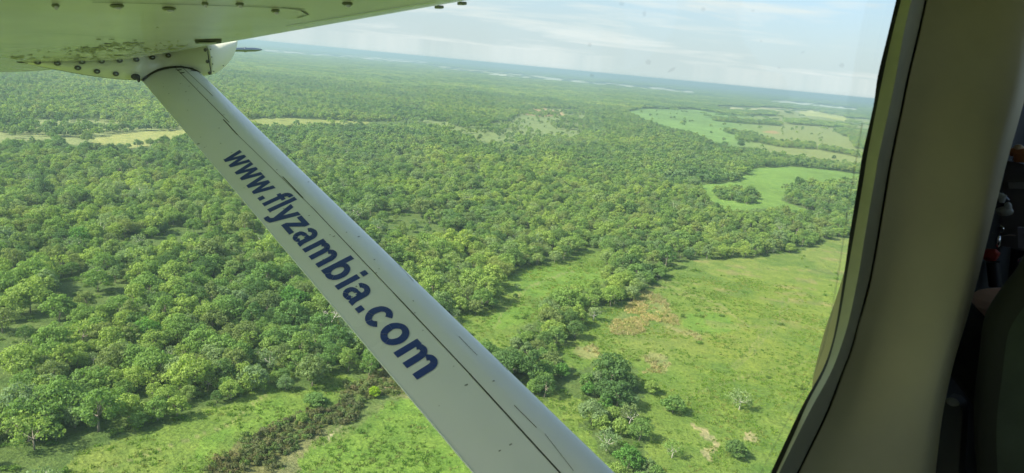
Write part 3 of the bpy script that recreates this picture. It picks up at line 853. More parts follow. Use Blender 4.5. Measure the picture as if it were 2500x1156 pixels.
PAINT = bpy.data.materials.new('white aircraft paint'); PAINT.use_nodes = True
def paint_nodes(m_, base, dirt=0.0, rough=.30):
    t = NT(m_.node_tree); tc = t.n('ShaderNodeTexCoord')
    mp = t.n('ShaderNodeMapping', Vector=tc.outputs['Object']); mp.inputs['Scale'].default_value = (4, 16, 16)
    n1 = t.n('ShaderNodeTexNoise', Vector=mp.outputs[0], Scale=1.6, Detail=7.0, Roughness=.65)
    n2 = t.n('ShaderNodeTexNoise', Vector=tc.outputs['Object'], Scale=2.2, Detail=4.0)
    n3 = t.n('ShaderNodeTexNoise', Vector=tc.outputs['Object'], Scale=900.0, Detail=1.0)
    c = t.mix(1.0, base, t.ramp(n2.outputs[0], [(.3, (.90, .91, .88)), (.7, (1, 1, 1))]), 'MULTIPLY')
    if dirt:
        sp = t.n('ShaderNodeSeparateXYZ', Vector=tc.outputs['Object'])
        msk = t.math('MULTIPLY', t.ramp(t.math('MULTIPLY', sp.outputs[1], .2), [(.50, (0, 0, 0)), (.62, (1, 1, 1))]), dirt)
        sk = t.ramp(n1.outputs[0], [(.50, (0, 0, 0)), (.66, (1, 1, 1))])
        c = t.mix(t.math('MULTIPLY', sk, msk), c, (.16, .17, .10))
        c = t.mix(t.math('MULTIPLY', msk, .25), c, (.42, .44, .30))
    b = t.n('ShaderNodeBsdfPrincipled', Base_Color=c, Roughness=rough)
    t.nt.links.new(t.math('MULTIPLY_ADD', n2.outputs[0], .2, rough - .1), b.inputs['Roughness'])
    b.inputs['Coat Weight'].default_value = .25; b.inputs['Coat Roughness'].default_value = .15
    bp = t.n('ShaderNodeBump', Height=n3.outputs[0], Strength=.04, Distance=.001)
    t.nt.links.new(bp.outputs[0], b.inputs['Normal'])
    t.nt.links.new(b.outputs[0], t.n('ShaderNodeOutputMaterial').inputs[0])
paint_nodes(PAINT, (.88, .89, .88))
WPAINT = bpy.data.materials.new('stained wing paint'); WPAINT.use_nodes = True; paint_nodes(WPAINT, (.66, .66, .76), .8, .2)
FPAINT = bpy.data.materials.new('yellowed fairing paint'); FPAINT.use_nodes = True; paint_nodes(FPAINT, (.80, .80, .66))
DARK = mat('dark seam sealant', (.035, .04, .03), .8)
SCREWM = mat('dark screw metal', (.10, .10, .08), .4, metal=.6, noise=(120, .5))
NAVY = mat('navy blue lettering', (.014, .045, .26), .3)
STEEL = mat('dull steel tube', (.30, .34, .36), .3, metal=.9)
WHITEE = mat('white edge trim', (.80, .82, .80), .35)

# ---- wing
PROF = [(1.35, .236), (1.28, .2225), (1.20, .208), (1.12, .1945), (1.03, .1795), (.95, .1735), (.85, .1715), (.57, .171), (.3, .173), (0, .178), (-.3, .187), (-.6, .200), (-.66, .206)]
TOP = [(-.66, .212), (-.3, .262), (.2, .335), (.6, .375), (.9, .385), (1.15, .365), (1.28, .325), (1.345, .285), (1.366, .256), (1.365, .243)]
pf = np.array([p[0] for p in PROF][::-1]); pz = np.array([p[1] for p in PROF][::-1])
def zlow(f, l): return np.interp(f, pf, pz) + .0105 * max(l - 3.55, 0)
def wing_hit(px, py, off=0.0):
    r = ray(px, py); z = .2
    for _ in range(30):
        p = r * (z / r[2]); z = .6 * z + .4 * zlow(p[0], p[1])
    p = r * (z / r[2]); p[2] -= off; return p


ls = np.concatenate([np.linspace(.35, 5.2, 50), [5.3, 5.36, 5.4]])
vs = []; fs = []; loop = [(f, z) for f, z in PROF[::-1]]
# refine the lower side
fine = [(f, float(np.interp(f, pf, pz))) for f in np.linspace(-.66, 1.35, 60)]
loop = fine + TOP[::-1]
n = len(loop)
for k, l in enumerate(ls):
    shr = {51: .985, 52: .93}.get(k, 1.0) if l > 5.3 else 1.0
    for f, z in loop:
        zc_ = .27; ff = .5 + (f - .5) * shr
        vs.append((ff, l, zc_ + (z - zc_) * (shr if shr == 1 else shr * .6) + .0105 * max(l - 3.55, 0)))
for k in range(len(ls) - 1):
    for j in range(n):
        j2 = (j + 1) % n; fs.append((k * n + j, k * n + j2, (k + 1) * n + j2, (k + 1) * n + j))
fs.append(tuple((len(ls) - 1) * n + j for j in range(n)))
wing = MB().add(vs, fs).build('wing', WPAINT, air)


def ribbon(mb, pix, w, off=.0015, m=0, hit=wing_hit):
    P = []
    for (a, b) in zip(pix[:-1], pix[1:]):
        for s in np.linspace(0, 1, 8, endpoint=False): P.append(hit(a[0] + (b[0] - a[0]) * s, a[1] + (b[1] - a[1]) * s, off))
    P.append(hit(*pix[-1], off)); vs = []
    for i, p in enumerate(P):
        d = P[min(i + 1, len(P) - 1)] - P[max(i - 1, 0)]; s = np.cross(d, [0, 0, 1]); s /= np.linalg.norm(s) + 1e-9
        vs += [p - s * w / 2, p + s * w / 2]
    mb.add(vs, [(2 * i, 2 * i + 1, 2 * i + 3, 2 * i + 2) for i in range(len(P) - 1)], m)


mb = MB()
ribbon(mb, [(225, 4), (330, 6), (500, 11), (640, 16), (745, 21)], .006)
ribbon(mb, [(690, 17), (735, 25), (752, 35), (725, 43)], .004)
ribbon(mb, [(60, 77), (180, 83), (300, 93), (420, 99)], .0025)  # thin line painted along the edge of a reflection in the skin
mb.build('seam', DARK, wing, smooth=False)
mb = MB()
ribbon(mb, [(700, 63.5), (900, 30), (1060, 4)], .010, .002)
mb.build('leading_edge_strip', mat('bare metal strip', (.75, .76, .76), .25, metal=.6), wing, smooth=False)
FASTM = mat('grimy fastener', (.16, .19, .12), .6)
for (px, py, a, b) in ((285, 11, .030, .012), (412, 18, .032, .011), (672, 24, .022, .009), (500, 6, .016, .006), (585, 7, .02, .005), (848, 6, .03, .006), (135, 10, .016, .004)):
    a *= .42; b *= .8; p = wing_hit(px, py, .003); mb = MB(); mb.ball(p, (a, b, .004), nu=14, nv=6); mb.ball(p + np.array([0, -.002, -.004]), (a * .55, b * .5, .004), nu=12, nv=6, m=1)
    mb.build('fastener', [FASTM, WPAINT], wing)
# drain slot in front of the strut
mb = MB(); q = [wing_hit(x_, y_, .003) for x_, y_ in ((474, 97), (541, 95.5), (540, 103.5), (478, 104.5))]
mb.add(q, [(0, 1, 2, 3)]); q2 = [wing_hit(x_, y_, .006) for x_, y_ in ((484, 99.5), (528, 98.5), (527, 102), (486, 102.8))]; mb.add(q2, [(0, 1, 2, 3)], 1)
mb.build('drain_slot', [DARK, mat('slot grey', (.22, .24, .18), .6)], wing, smooth=False)
# scattered chips on the stained paint
mb = MB(); r_ = np.random.default_rng(9)
for i in range(230):
    px = r_.uniform(20, 470); jn = 146 - max(0, px - 250) * .13; py = jn - abs(r_.normal()) * (9 if i % 3 else 20); cx_, cy_, cs_ = ((215, 122, 16), (400, 106, 22), (300, 110, 14), (90, 135, 18))[i % 4]; px, py = (px, py) if i % 2 else (cx_ + r_.normal() * cs_ * 1.6, cy_ + r_.normal() * 5); p = wing_hit(px, py, .002); a = r_.uniform(.002, .008) * (2.2 if r_.random() < .12 else 1)
    mb.ball(p, (a, a * r_.uniform(.6, 2.2), .0012), nu=7, nv=4)
mb.build('paint_chip', mat('chipped grime', (.30, .32, .21), .8), wing)['kind'] = 'stuff'
# small fences hanging at the leading edge
for (px, py) in ((1072, 16), (1128, 7)):
    p = ray(px, py); p = p * (1.30 / p[0]); MB().box(p + np.array([0, 0, -.002]), (.022, .016, .008), bev=.002).build('edge_clip', mat('grey clip', (.25, .27, .3), .5), wing)

# ---- strut
Ds = ray(-358, -639); Ds /= np.linalg.norm(Ds)
ZR = 1.60
R2 = ray(1500, 1156) * ZR; L2 = ray(1155, 1156) * ZR
ch = R2 - L2; off_ = (ch @ Ds); ch = ch - off_ * Ds; CH = np.linalg.norm(ch); chn = ch / CH
Ns = np.cross(Ds, chn); Ns /= np.linalg.norm(Ns)
if Ns @ (-R2) < 0: Ns = -Ns                     # points at the cabin
TE0 = L2
def prof_t(c):                                    # half thickness over the chord, 0 = trailing edge
    c = np.asarray(c, float)
    return CH * np.interp(c, [0, .02, .3, .63, .72, .80, .88, .94, .975, .995, 1.0], [.004, .008, .060, .105, .112, .108, .090, .064, .042, .018, 0.0])
def spt(s, c, side=1, off=0.0): return TE0 + s * Ds + c * ch + Ns * side * (prof_t(c) + off)
cs = np.concatenate([np.linspace(0, .62, 12), [.66, .70, .74, .78, .82, .86, .89, .92, .95, .97, .985, .995, 1.0]])
S0, S1 = -1.1, 3.12
mb = MB(); ss = np.linspace(S0, S1, 24); ring = [(c, 1) for c in cs] + [(c, -1) for c in cs[::-1][1:]]
vs = [spt(s, c, sd) for s in ss for (c, sd) in ring]; n = len(ring)
fs = [(i * n + j, i * n + (j + 1) % n, (i + 1) * n + (j + 1) % n, (i + 1) * n + j) for i in range(len(ss) - 1) for j in range(n)]
fs.append(tuple(range(n))); fs.append(tuple((len(ss) - 1) * n + j for j in range(n)))
mb.add(vs, fs)
strut = mb.build('wing_strut', PAINT, air)


def strut_hit(px, py, off=0.0):
    """where the sight line meets the near face; returns (s, c)"""
    r = ray(px, py); h = .08 * CH
    for _ in range(12):
        O = TE0 + Ns * h; lam = (O @ Ns) / (r @ Ns); P = r * lam - TE0; c = (P @ chn) / CH; s = P @ Ds; h = float(prof_t(min(max(c, 0), 1)))
    return s, c


def srib(pix, w, off=.0006, c_fix=None):
    A = [strut_hit(*p) for p in pix]; out = []
    for (a, b) in zip(A[:-1], A[1:]):
        k = max(2, int(abs(b[0] - a[0]) / .1))
        for q in np.linspace(0, 1, k, endpoint=False): out.append((a[0] + (b[0] - a[0]) * q, a[1] + (b[1] - a[1]) * q))
    out.append(A[-1]); w = w / CH / 2
    vs = []
    for s, c in out: vs += [spt(s, c - w, 1, off), spt(s, c + w, 1, off)]
    return vs, [(2 * i, 2 * i + 1, 2 * i + 3, 2 * i + 2) for i in range(len(out) - 1)]
mb = MB()
s_a, c_a = strut_hit(700, 440); s_b, c_b = strut_hit(1360, 1150)
for (pix, w) in (([(425, 163), (560, 300)], .0022), ([(545, 292), (580, 330)], .0035), ([(580, 330), (760, 505)], .0014), ([(690, 432), (740, 484)], .0030), ([(760, 505), (960, 715)], .0020), ([(960, 715), (1145, 912)], .0028), ([(1145, 912), (1368, 1156)], .0034),
                 ([(440, 160), (520, 235)], .0018), ([(462, 160), (565, 240)], .0014), ([(565, 240), (700, 372)], .0008), ([(700, 372), (820, 492)], .0013), ([(860, 533), (905, 578)], .0016), ([(940, 612), (1010, 688)], .0013),
                 ([(1080, 745), (1105, 772)], .0018), ([(1120, 822), (1165, 868)], .0013), ([(1190, 852), (1240, 905)], .0012), ([(1255, 990), (1310, 1045)], .0014), ([(1330, 1060), (1400, 1150)], .0009)):
    v_, f_ = srib(pix, w); mb.add(v_, f_)
mb.build('seam', DARK, strut, smooth=False)
# bright trailing and leading edge beads
v_ = []; 
for s in ss[:-1]: v_.append(spt(s, 0.004, 1, 0))
MB().tube([p + Ns * 0 for p in v_], .0022, 6).build('trailing_edge', WHITEE, strut)
# slots at the top of the strut
for i in range(6):
    px, py = ((429, 165), (437, 172), (444, 179), (455, 160), (464, 166), (471, 173))[i]
    s, c = strut_hit(px, py); w = .022
    vs = [spt(s + a, c + b, 1, .0012) for a, b in ((.010, -.03), (.002, .045), (-.008, .045), (-.004, -.03))]
    MB().add(vs, [(0, 1, 2, 3)]).build('slot', DARK, strut, smooth=False)

# ---- lettering, drawn as outlines (x height = 1)
G = {}
SW = .285
def band(cx, cy, rx, ry, a0, a1, t1=SW, t2=None, n=22):
    t2 = t2 or t1 * .84; P = []
    for k in range(n + 1):
        a = math.radians(a0 + (a1 - a0) * k / n); P.append(((cx + rx * math.cos(a), cy + ry * math.sin(a)), (cx + (rx - t1) * math.cos(a), cy + (ry - t2) * math.sin(a))))
    return [[P[k][0], P[k + 1][0], P[k + 1][1], P[k][1]] for k in range(n)]
def rect(x0, y0, x1, y1): return [[(x0, y0), (x1, y0), (x1, y1), (x0, y1)]]
G['w'] = (1.45, [[(.0, 1), (.29, 1), (.53, 0), (.27, 0)], [(.27, 0), (.53, 0), (.85, 1), (.60, 1)], [(.60, 1), (.85, 1), (1.17, 0), (.92, 0)], [(.92, 0), (1.17, 0), (1.45, 1), (1.17, 1)]])
G['.'] = (.50, rect(.11, 0, .40, .28))
G['f'] = (.60, rect(.14, 0, .425, 1.08) + rect(0, .80, .60, 1.0) + band(.50, 1.04, .36, .34, 90, 180, .285, .23) + rect(.49, 1.15, .62, 1.38))
G['l'] = (.50, rect(.11, 0, .395, 1.38))
G['i'] = (.50, rect(.11, 0, .395, 1.0) + rect(.11, 1.13, .395, 1.38))
G['y'] = (1.03, [[(0, 1), (.30, 1), (.62, .08), (.36, -.02)], [(.73, 1), (1.03, 1), (.66, -.08), (.38, -.02)], [(.66, -.08), (.38, -.02), (.30, -.14), (.56, -.32)], [(.56, -.32), (.30, -.14), (.18, -.17), (.30, -.40)],
                 [(.30, -.40), (.18, -.17), (.07, -.16), (.07, -.39)]])
G['z'] = (.93, rect(.05, 0, .88, .23) + rect(.05, .77, .86, 1.0) + [[(.05, .23), (.40, .23), (.86, .77), (.50, .77)]])
G['n'] = (1.13, rect(.11, 0, .395, 1.0) + band(.62, .60, .41, .42, 0, 150) + rect(.745, 0, 1.03, .61))
G['m'] = (1.66, rect(.11, 0, .395, 1.0) + band(.60, .62, .37, .40, 0, 150, .285) + rect(.685, 0, .97, .63) + band(1.20, .62, .37, .40, 0, 152, .285) + rect(1.285, 0, 1.57, .63))
G['o'] = (1.13, band(.565, .5, .515, .52, 0, 360, .30, .24, 44))
G['c'] = (1.03, band(.53, .5, .49, .52, 38, 322, .30, .24, 36))
G['b'] = (1.13, rect(.11, 0, .395, 1.38) + band(.60, .5, .47, .52, 0, 360, .285, .24, 40))
G['a'] = (1.05, band(.49, .66, .42, .36, 0, 158, .285, .22) + rect(.625, .14, .91, .67) + [[(.64, .16), (.91, .20), (.98, 0), (.70, 0)]] + band(.40, .29, .35, .31, 60, 330, .26, .20, 30) + [[(.55, .52), (.66, .42), (.66, .62), (.50, .60)]]
          + [[(.66, .42), (.58, .38), (.50, .60), (.66, .62)]])
# small nicks and bug marks on the strut skin
mb = MB(); r_ = np.random.default_rng(3)
for i in range(70):
    s, c = r_.uniform(-.4, 2.8), r_.uniform(.02, .97); p = spt(s, c, 1, .0008); q = r_.uniform(.0008, .0028) * (2 if i % 14 == 0 else 1)
    mb.ball(p, (q * r_.uniform(.6, 2.2), q, .0006), [chn, Ds, Ns], nu=7, nv=4)
mb.build('paint_nick', mat('grey nicks', (.28, .29, .26), .8), strut)['kind'] = 'stuff'
word = 'www.flyzambia.com'
s0, c0 = strut_hit(541, 386); s1, c1 = strut_hit(1022, 933)
tot = sum(G[w_][0] for w_ in word)
xh = abs(s1 - s0) / tot
sa, ca = strut_hit(1007, 827); sb, cb_ = strut_hit(961, 865)
XHC = 1.12 * abs(ca - cb_)                    # x height measured on the last letter, as part of the chord
mb = MB(); cur = 0.0
for k, w_ in enumerate(word):
    adv, pol = G[w_]
    for q, P in enumerate(pol):
        vs = []; area = sum(P[i][0] * P[(i + 1) % len(P)][1] - P[(i + 1) % len(P)][0] * P[i][1] for i in range(len(P)))
        if area < 0: P = P[::-1]
        # cut each piece finely across the chord so that it follows the skin
        for (gx, gy) in P:
            s = s0 + (s1 - s0) * (cur + gx) / tot; c = c0 + (c1 - c0) * (cur + gx) / tot + gy * XHC
            vs.append(spt(s, c, 1, .0012 + .00012 * (q % 7)))
        mb.add(vs, [tuple(range(len(P)))[::-1]])
    cur += adv
let = mb.build('lettering', NAVY, strut, smooth=False)
print('LETTERING xh along', xh, 'xh chord', XHC * CH, 'c0', c0, 'c1', c1, 'CH', CH)

# ---- fairing where the strut meets the wing
LF = 3.66
up_ = [(30, 150), (100, 150), (180, 148.5), (250, 146), (300, 144), (340, 140), (380, 133.5), (420, 126), (462, 118.5), (503, 111.5)]
lo_ = [(30, 150), (75, 159), (140, 172), (200, 183), (240, 189), (290, 194.5), (342, 197.5), (400, 197.5), (450, 193), (515, 183)]
def fair_l(px): t_ = min(max((px - 340) / 175, 0), 1); return 3.725 - .115 * t_ * t_ * (3 - 2 * t_) + .075 * math.sin(math.pi * t_)
def fair(px, py, bul=0.0):
    p = on_l(px, py, fair_l(px) - bul); return p
mb = MB(); nU = len(up_); rows = 6; vs = []; fs = []
U_ = []; 
for q in np.linspace(0, nU - 1, 40):
    i = min(int(q), nU - 2); t_ = q - i
    a = np.array(up_[i]) * (1 - t_) + np.array(up_[i + 1]) * t_; b = np.array(lo_[i]) * (1 - t_) + np.array(lo_[i + 1]) * t_
    U_.append((a, b))
for (a, b) in U_:
    for k in range(rows + 1):
        w_ = k / rows; p = a * (1 - w_) + b * w_; vs.append(fair(p[0], p[1], .012 * math.sin(math.pi * w_)))
m_ = rows + 1; n0 = len(U_)
for i in range(n0 - 1):
    for k in range(rows): fs.append((i * m_ + k, (i + 1) * m_ + k, (i + 1) * m_ + k + 1, i * m_ + k + 1))
base = len(vs); back = [(v + np.array([0, .14, .02])) for v in vs]; vs = vs + back
for i in range(n0 - 1):
    fs.append((i * m_ + rows, (i + 1) * m_ + rows, base + (i + 1) * m_ + rows, base + i * m_ + rows))
    for k in range(rows): fs.append((base + i * m_ + k, base + i * m_ + k + 1, base + (i + 1) * m_ + k + 1, base + (i + 1) * m_ + k))
mb.add(vs, fs); fairing = mb.build('strut_fairing', FPAINT, air)
# nose cap
nose_o = [(503, 111.5), (530, 107.5), (555, 104), (580, 100), (579, 112), (574, 128), (565, 145), (553, 160), (540, 171), (527, 179), (516, 183), (512, 165), (509, 147), (506, 129)]
mb = MB(); cen = fair(522, 140, .011); vs = [cen]; 
for w_ in (.5, .85, 1.0):
    for p in nose_o: q = np.array([522, 140]) * (1 - w_) + np.array(p) * w_; vs.append(fair(q[0], q[1], {.5: .010, .85: .006, 1.0: 0}[w_]))
k = len(nose_o); fs = [(0, 1 + i, 1 + (i + 1) % k) for i in range(k)]
for a in (0, 1):
    fs += [(1 + a * k + i, 1 + (a + 1) * k + i, 1 + (a + 1) * k + (i + 1) % k, 1 + a * k + (i + 1) % k) for i in range(k)]
bk = len(vs); edge = [vs[1 + 2 * k + i] for i in range(k)]
vs += [p + np.array([-.02, .10, 0]) for p in edge]; fs += [(1 + 2 * k + i, bk + i, bk + i + 1, 2 + 2 * k + i) for i in range(k - 1)]
mb.add(vs, fs); cap = mb.build('nose_cap', FPAINT, fairing)
def frib(mb, pix, w, off=.010):
    P = [fair(x_, y_, .014) + np.array([0, -off * .2, 0]) for x_, y_ in pix]; vs = []
    for i, p in enumerate(P):
        d = P[min(i + 1, len(P) - 1)] - P[max(i - 1, 0)]; s = np.cross(d, [0, 1, 0]); s /= np.linalg.norm(s); ww = w * (1 if 0 < i < len(P) - 1 else .4)
        vs += [p - s * ww / 2, p + s * ww / 2]
    mb.add(vs, [(2 * i, 2 * i + 1, 2 * i + 3, 2 * i + 2) for i in range(len(P) - 1)])
mb = MB()
frib(mb, [(18, 149.5), (60, 148.5), (100, 149), (180, 147.5), (250, 145.5), (300, 143.5), (340, 139.5), (375, 134)], .0045)
frib(mb, [(375, 134), (400, 129.5), (440, 121), (503, 110.5), (560, 101.5)], .0028)
frib(mb, [(30, 149), (45, 152), (68, 155.5)], .006)
frib(mb, [(505, 114), (509, 145), (514, 170), (516, 183)], .0045)
frib(mb, [(68, 157), (140, 171.5), (200, 182.5), (240, 188.5), (290, 194), (342, 197)], .0018)
mb.build('seam', DARK, fairing, smooth=False)
# rubber seal where the strut goes in
mb = MB(); P = []
for c in (.0, .06, .15, .25, .35, .45, .55, .65, .74, .82, .88, .93, .96, .985):
    p0 = spt(0, c, 1, .003); P.append(p0 + Ds * ((fair_l(345 + 160 * c) - .013 - p0[1]) / Ds[1]))
print('ARCH', [(round(float(1250 + F * (AX.T @ p)[0] / (AX.T @ p)[2])), round(float(578 - F * (AX.T @ p)[1] / (AX.T @ p)[2]))) for p in P])
mb.tube(P, [.006, .0055, .005, .005, .006, .006, .0055, .005, .005, .004, .004, .003, .002, .0015], 6)
mb.build('seal', DARK, fairing)
MB().ball(fair(331, 188, .026), (.020, .012, .014), nu=8, nv=6).ball(fair(338, 192, .03), (.008, .008, .018), nu=8, nv=6).build('bracket', DARK, fairing)
for (px, py) in ((92, 152.5), (140, 155.5), (200, 151.5), (248, 150), (292, 148), (333, 146), (372, 141), (411, 136), (190, 166.5), (237, 175), (283, 181)):
    p = fair(px, py, .014); mb = MB(); mb.ball(p, (.0135, .004, .0105), nu=14, nv=6); mb.ball(p + np.array([0, -.003, 0]), (.005, .003, .004), nu=8, nv=5, m=1)
    mb.build('screw', [SCREWM, STEEL], fairing)
for (px, py) in ((501, 122.5), (506, 151), (511.5, 179)):
    p = fair(px, py, .016); mb = MB(); mb.ball(p, (.008, .004, .008), nu=12, nv=6); mb.build('screw', SCREWM, fairing)
for (px, py) in ((514, 121), (517, 140), (519, 157), (522, 175), (545, 161)):
    MB().ball(fair(px, py, .017), (.003, .003, .003), nu=8, nv=5).build('rivet', SCREWM, cap)
# pitot tube out on the leading edge
LPt = 4.35
P = [on_l(x_, 121.8 + .0 * x_, LPt) for x_ in (520, 575, 597, 601, 622, 634, 640)]
MB().tube(P, [.011, .011, .0115, .0115, .011, .007, .002], 12).tube([on_l(596, 121.8, LPt), on_l(600, 121.8, LPt)], .015, 12).build('pitot_tube', STEEL, air)

# ---- cabin side: everything on the leaning side wall
K0 = [(2204, -70), (2188, 0), (2167, 87), (2143, 186), (2132, 260), (2106, 376), (2096, 440), (2076, 563), (2062, 660), (2046, 766), (2030, 842), (2007, 905), (1962, 985), (1925, 1062), (1883, 1152)]
K1 = [(2222, -70), (2204, 0), (2182, 87), (2160, 186), (2145, 260), (2122, 376), (2112, 440), (2091, 563), (2074, 660), (2056, 766), (2039, 842), (2018, 905), (1976, 985), (1942, 1062), (1901, 1152)]
K2 = [(2240, -70), (2225, 0), (2205, 87), (2187, 186), (2172, 260), (2146, 376), (2135, 440), (2112, 572), (2096, 670), (2074, 776), (2052, 850), (2026, 915), (1982, 995), (1946, 1066), (1903, 1153)]
K3 = [(2274, -70), (2258, 0), (2239, 87), (2215, 186), (2200, 260), (2176, 376), (2164, 440), (2138, 596), (2118, 700), (2092, 792), (2075, 855), (2056, 905), (2020, 1000), (1985, 1075), (1945, 1156)]
# outline continues round the parts one does not see: (x, z) in metres, per ring offset o
def rest_loop(o, l, last, first):
    zc = lambda z: z
    pts = [(last[0] - .05, last[2] - .085), (last[0] - .13 , last[2] - .14 - o * .3), (last[0] - .25, -.80 - o), (.45, -.82 - o), (.15, -.82 - o), (-.12, -.82 - o), (-.26 - o * .7, -.75 - o * .7), (-.32 - o, -.60), (-.34 - o, -.25),
           (-.34 - o, .10), (-.30 - o * .7, .27 + o * .6), (-.20, .33 + o), (.1, .33 + o), (.5, .33 + o), (.85, .33 + o), (first[0] - .12, .32 + o * .9), (first[0] - .02, .26 + o * .5), (first[0] + .004, .20 + o * .2)]
    return [np.array([a, l, b]) for a, b in pts]
def full(K, l, o):
    vis_ = [on_l(px, py, l) for px, py in K]; return vis_ + rest_loop(o, l, vis_[-1], vis_[0])
def dens(K):
    K = [np.array(k, float) for k in K]; o = []
    for i in range(1, len(K) - 2):
        for t_ in (0, .25, .5, .75):
            p0, p1, p2, p3 = K[i - 1:i + 3]
            o.append(tuple(.5 * ((2 * p1) + (p2 - p0) * t_ + (2 * p0 - 5 * p1 + 4 * p2 - p3) * t_ ** 2 + (3 * p1 - p0 - 3 * p2 + p3) * t_ ** 3)))
    return [tuple(K[0])] + o + [tuple(K[-2]), tuple(K[-1])]
K1 = [(x_ - 4, y_) for x_, y_ in K1]; K0, K1, K2, K3 = dens(K0), dens(K1), dens(K2), dens(K3)
LW = .50
R0 = full(K0, LW + .022, 0.0); R0b = full(K0, LW + .012, .0); R1 = full(K1, LW + .006, .012); R2_ = full(K2, LW - .014, .03); R3 = full(K3, LW + .004, .055)
def strip(mb, A, B, m=0):
    n = len(A); mb.add(list(A) + list(B), [(i, (i + 1) % n, n + (i + 1) % n, n + i) for i in range(n)], m)
GASK = mat('black rubber gasket', (.012, .013, .012), .75)
TRIM = mat('grey-beige plastic trim', (.42, .41, .29), .55, noise=(25, .12), bump=(300, .15, .0004))
LINING = mat('beige cabin lining', (.68, .61, .36), .6, spec=.3, noise=(6, .10), bump=(420, .12, .0005))
frame = MB(); A = [p + np.array([0, 0, 0]) for p in R0]; 
strip(frame, R0, R0b); strip(frame, R0b, R1); gask = frame.build('gasket', GASK, None)
frame = MB()
mid_ = [a * .5 + b * .5 + np.array([0, -.006, 0]) for a, b in zip(R1, R2_)]
ridge = [a * .18 + b * .82 + np.array([0, -.004, 0]) for a, b in zip(R1, R2_)]
r2in = [a + np.array([0, .004, 0]) for a in R2_]
q1 = [a * .7 + b * .3 + np.array([0, -.002, 0]) for a, b in zip(R2_, R3)]; q2 = [a * .25 + b * .75 + np.array([0, -.004, 0]) for a, b in zip(R2_, R3)]
strip(frame, R1, mid_); strip(frame, mid_, ridge); strip(frame, ridge, R2_); strip(frame, R2_, q1); strip(frame, q1, q2); strip(frame, q2, R3)
winf = frame.build('window_frame', TRIM, air, merge=True); gask.parent = winf
# groove shadow gap and the lining
R3b = [p + np.array([0, .012, 0]) for p in R3]
K3o = [(x_ + 3, y_) for x_, y_ in K3]
R3c = full(K3o, LW + .016, .060); R3d = full([(x_ + 6, y_) for x_, y_ in K3], LW + .0, .064)
gr = MB(); strip(gr, R3, R3b); strip(gr, R3b, R3c); gr.build('groove', mat('dark gap', (.13, .14, .08), .9), winf)
K4 = [(2560, -70), (2545, 0), (2528, 87), (2512, 186), (2497, 260), (2464, 376), (2447, 440), (2410, 590), (2384, 695), (2358, 790), (2338, 855), (2322, 915), (2304, 1000), (2293, 1075), (2284, 1156)]
K4 = dens(K4); LP = .375
def outer(K, l, dx=0.0):
    v_ = [on_l(px, py, l) + np.array([dx, 0, 0]) for px, py in K]
    e = [(1.20, -.72), (1.12, -.86), (.95, -1.0), (.45, -1.04), (.15, -1.04), (-.12, -1.04), (-.9, -1.04), (-1.9, -1.04), (-1.9, -.25), (-1.9, .25), (-1.9, .47), (-.2, .48), (.1, .48), (.5, .48), (.85, .48), (1.1, .48), (1.3, .47), (1.42, .40)]
    return v_ + [np.array([a, LW, b]) for a, b in e]
lin = MB(); nv_ = len(K4); prev = R3d; E_ = outer(K4, LP)
E2 = outer(K4, LP, .0)
steps = []
for w_ in (.03, .08, .2, .4, .6, .78, .88, .92, .95, .975, .99, 1.0):
    row = []
    for i in range(len(R3d)):
        a, b = R3d[i], E_[i]
        if i < nv_:
            # the post swells inboard, then rounds away at its forward edge
            g = w_; inb = (LW - LP) * (1 - (1 - g) ** 1.12)
            rnd = max(0, (g - .90) / .10); p = a * (1 - g) + b * g
            l_ = LW - inb + .022 * rnd ** 2.2
            # keep the sight line: scale the point along its direction
            s_ = l_ / p[1]; p = p * s_
        else: p = a * (1 - w_) + b * w_
        row.append(p)
    steps.append(row)
strip(lin, R3c, prev)
for row in steps: strip(lin, prev, row); prev = row
# return of the post: behind its rounded edge it goes outboard to the skin
last = [p for p in prev]; ret = []
for i, p in enumerate(last):
    if i < nv_ or i > len(last) - 3 or i in (nv_, nv_ + 1): ret.append(p + np.array([.012, .05, 0]))
    else: ret.append(p + np.array([0, .05, 0]))
strip(lin, last, ret)
ret2 = [p + (np.array([-.02, .16, 0]) if i < nv_ else np.array([0, .08, 0])) for i, p in enumerate(ret)]
strip(lin, ret, ret2)
lining = lin.build('cabin_lining', LINING, air, merge=True)
# little chips in the lining
for (px, py, l_) in ((2091, 925, .492), (2257, 966, .41), (2252, 962, .412)):
    MB().ball(on_l(px, py, l_) + np.array([0, -.001, 0]), .0014, nu=8, nv=5).build('chip', GASK, lining)
# outer skin of the fuselage with the same opening
SK = MB(); o0 = full(K0, LW + .027, 0.0); n = len(o0)
eo = [np.array([min(max(p[0] * 1.0, -2.0), 2.6), LW + .06, p[2]]) for p in outer([(2700, y_) for x_, y_ in K4], LW + .06)]
strip(SK, R0, o0); 
k4s = []
for i, p in enumerate(o0):
    if i < nv_: k4s.append(np.array([2.6, LW + .06, np.interp(i, [0, nv_ - 1], [.5, -.75])]))
    elif i == nv_: k4s.append(np.array([2.6, LW + .06, -.95]))
    elif i == nv_ + 1: k4s.append(np.array([2.6, LW + .06, -1.12]))
    elif i >= n - 3: k4s.append(np.array([2.6 - (n - 1 - i) * .3, LW + .06, .5]))
    else: q = outer(K4, LP)[i]; k4s.append(np.array([q[0], LW + .06, -1.12 if q[2] < -1 else (.5 if q[2] > .44 else q[2])]))
strip(SK, o0, k4s)
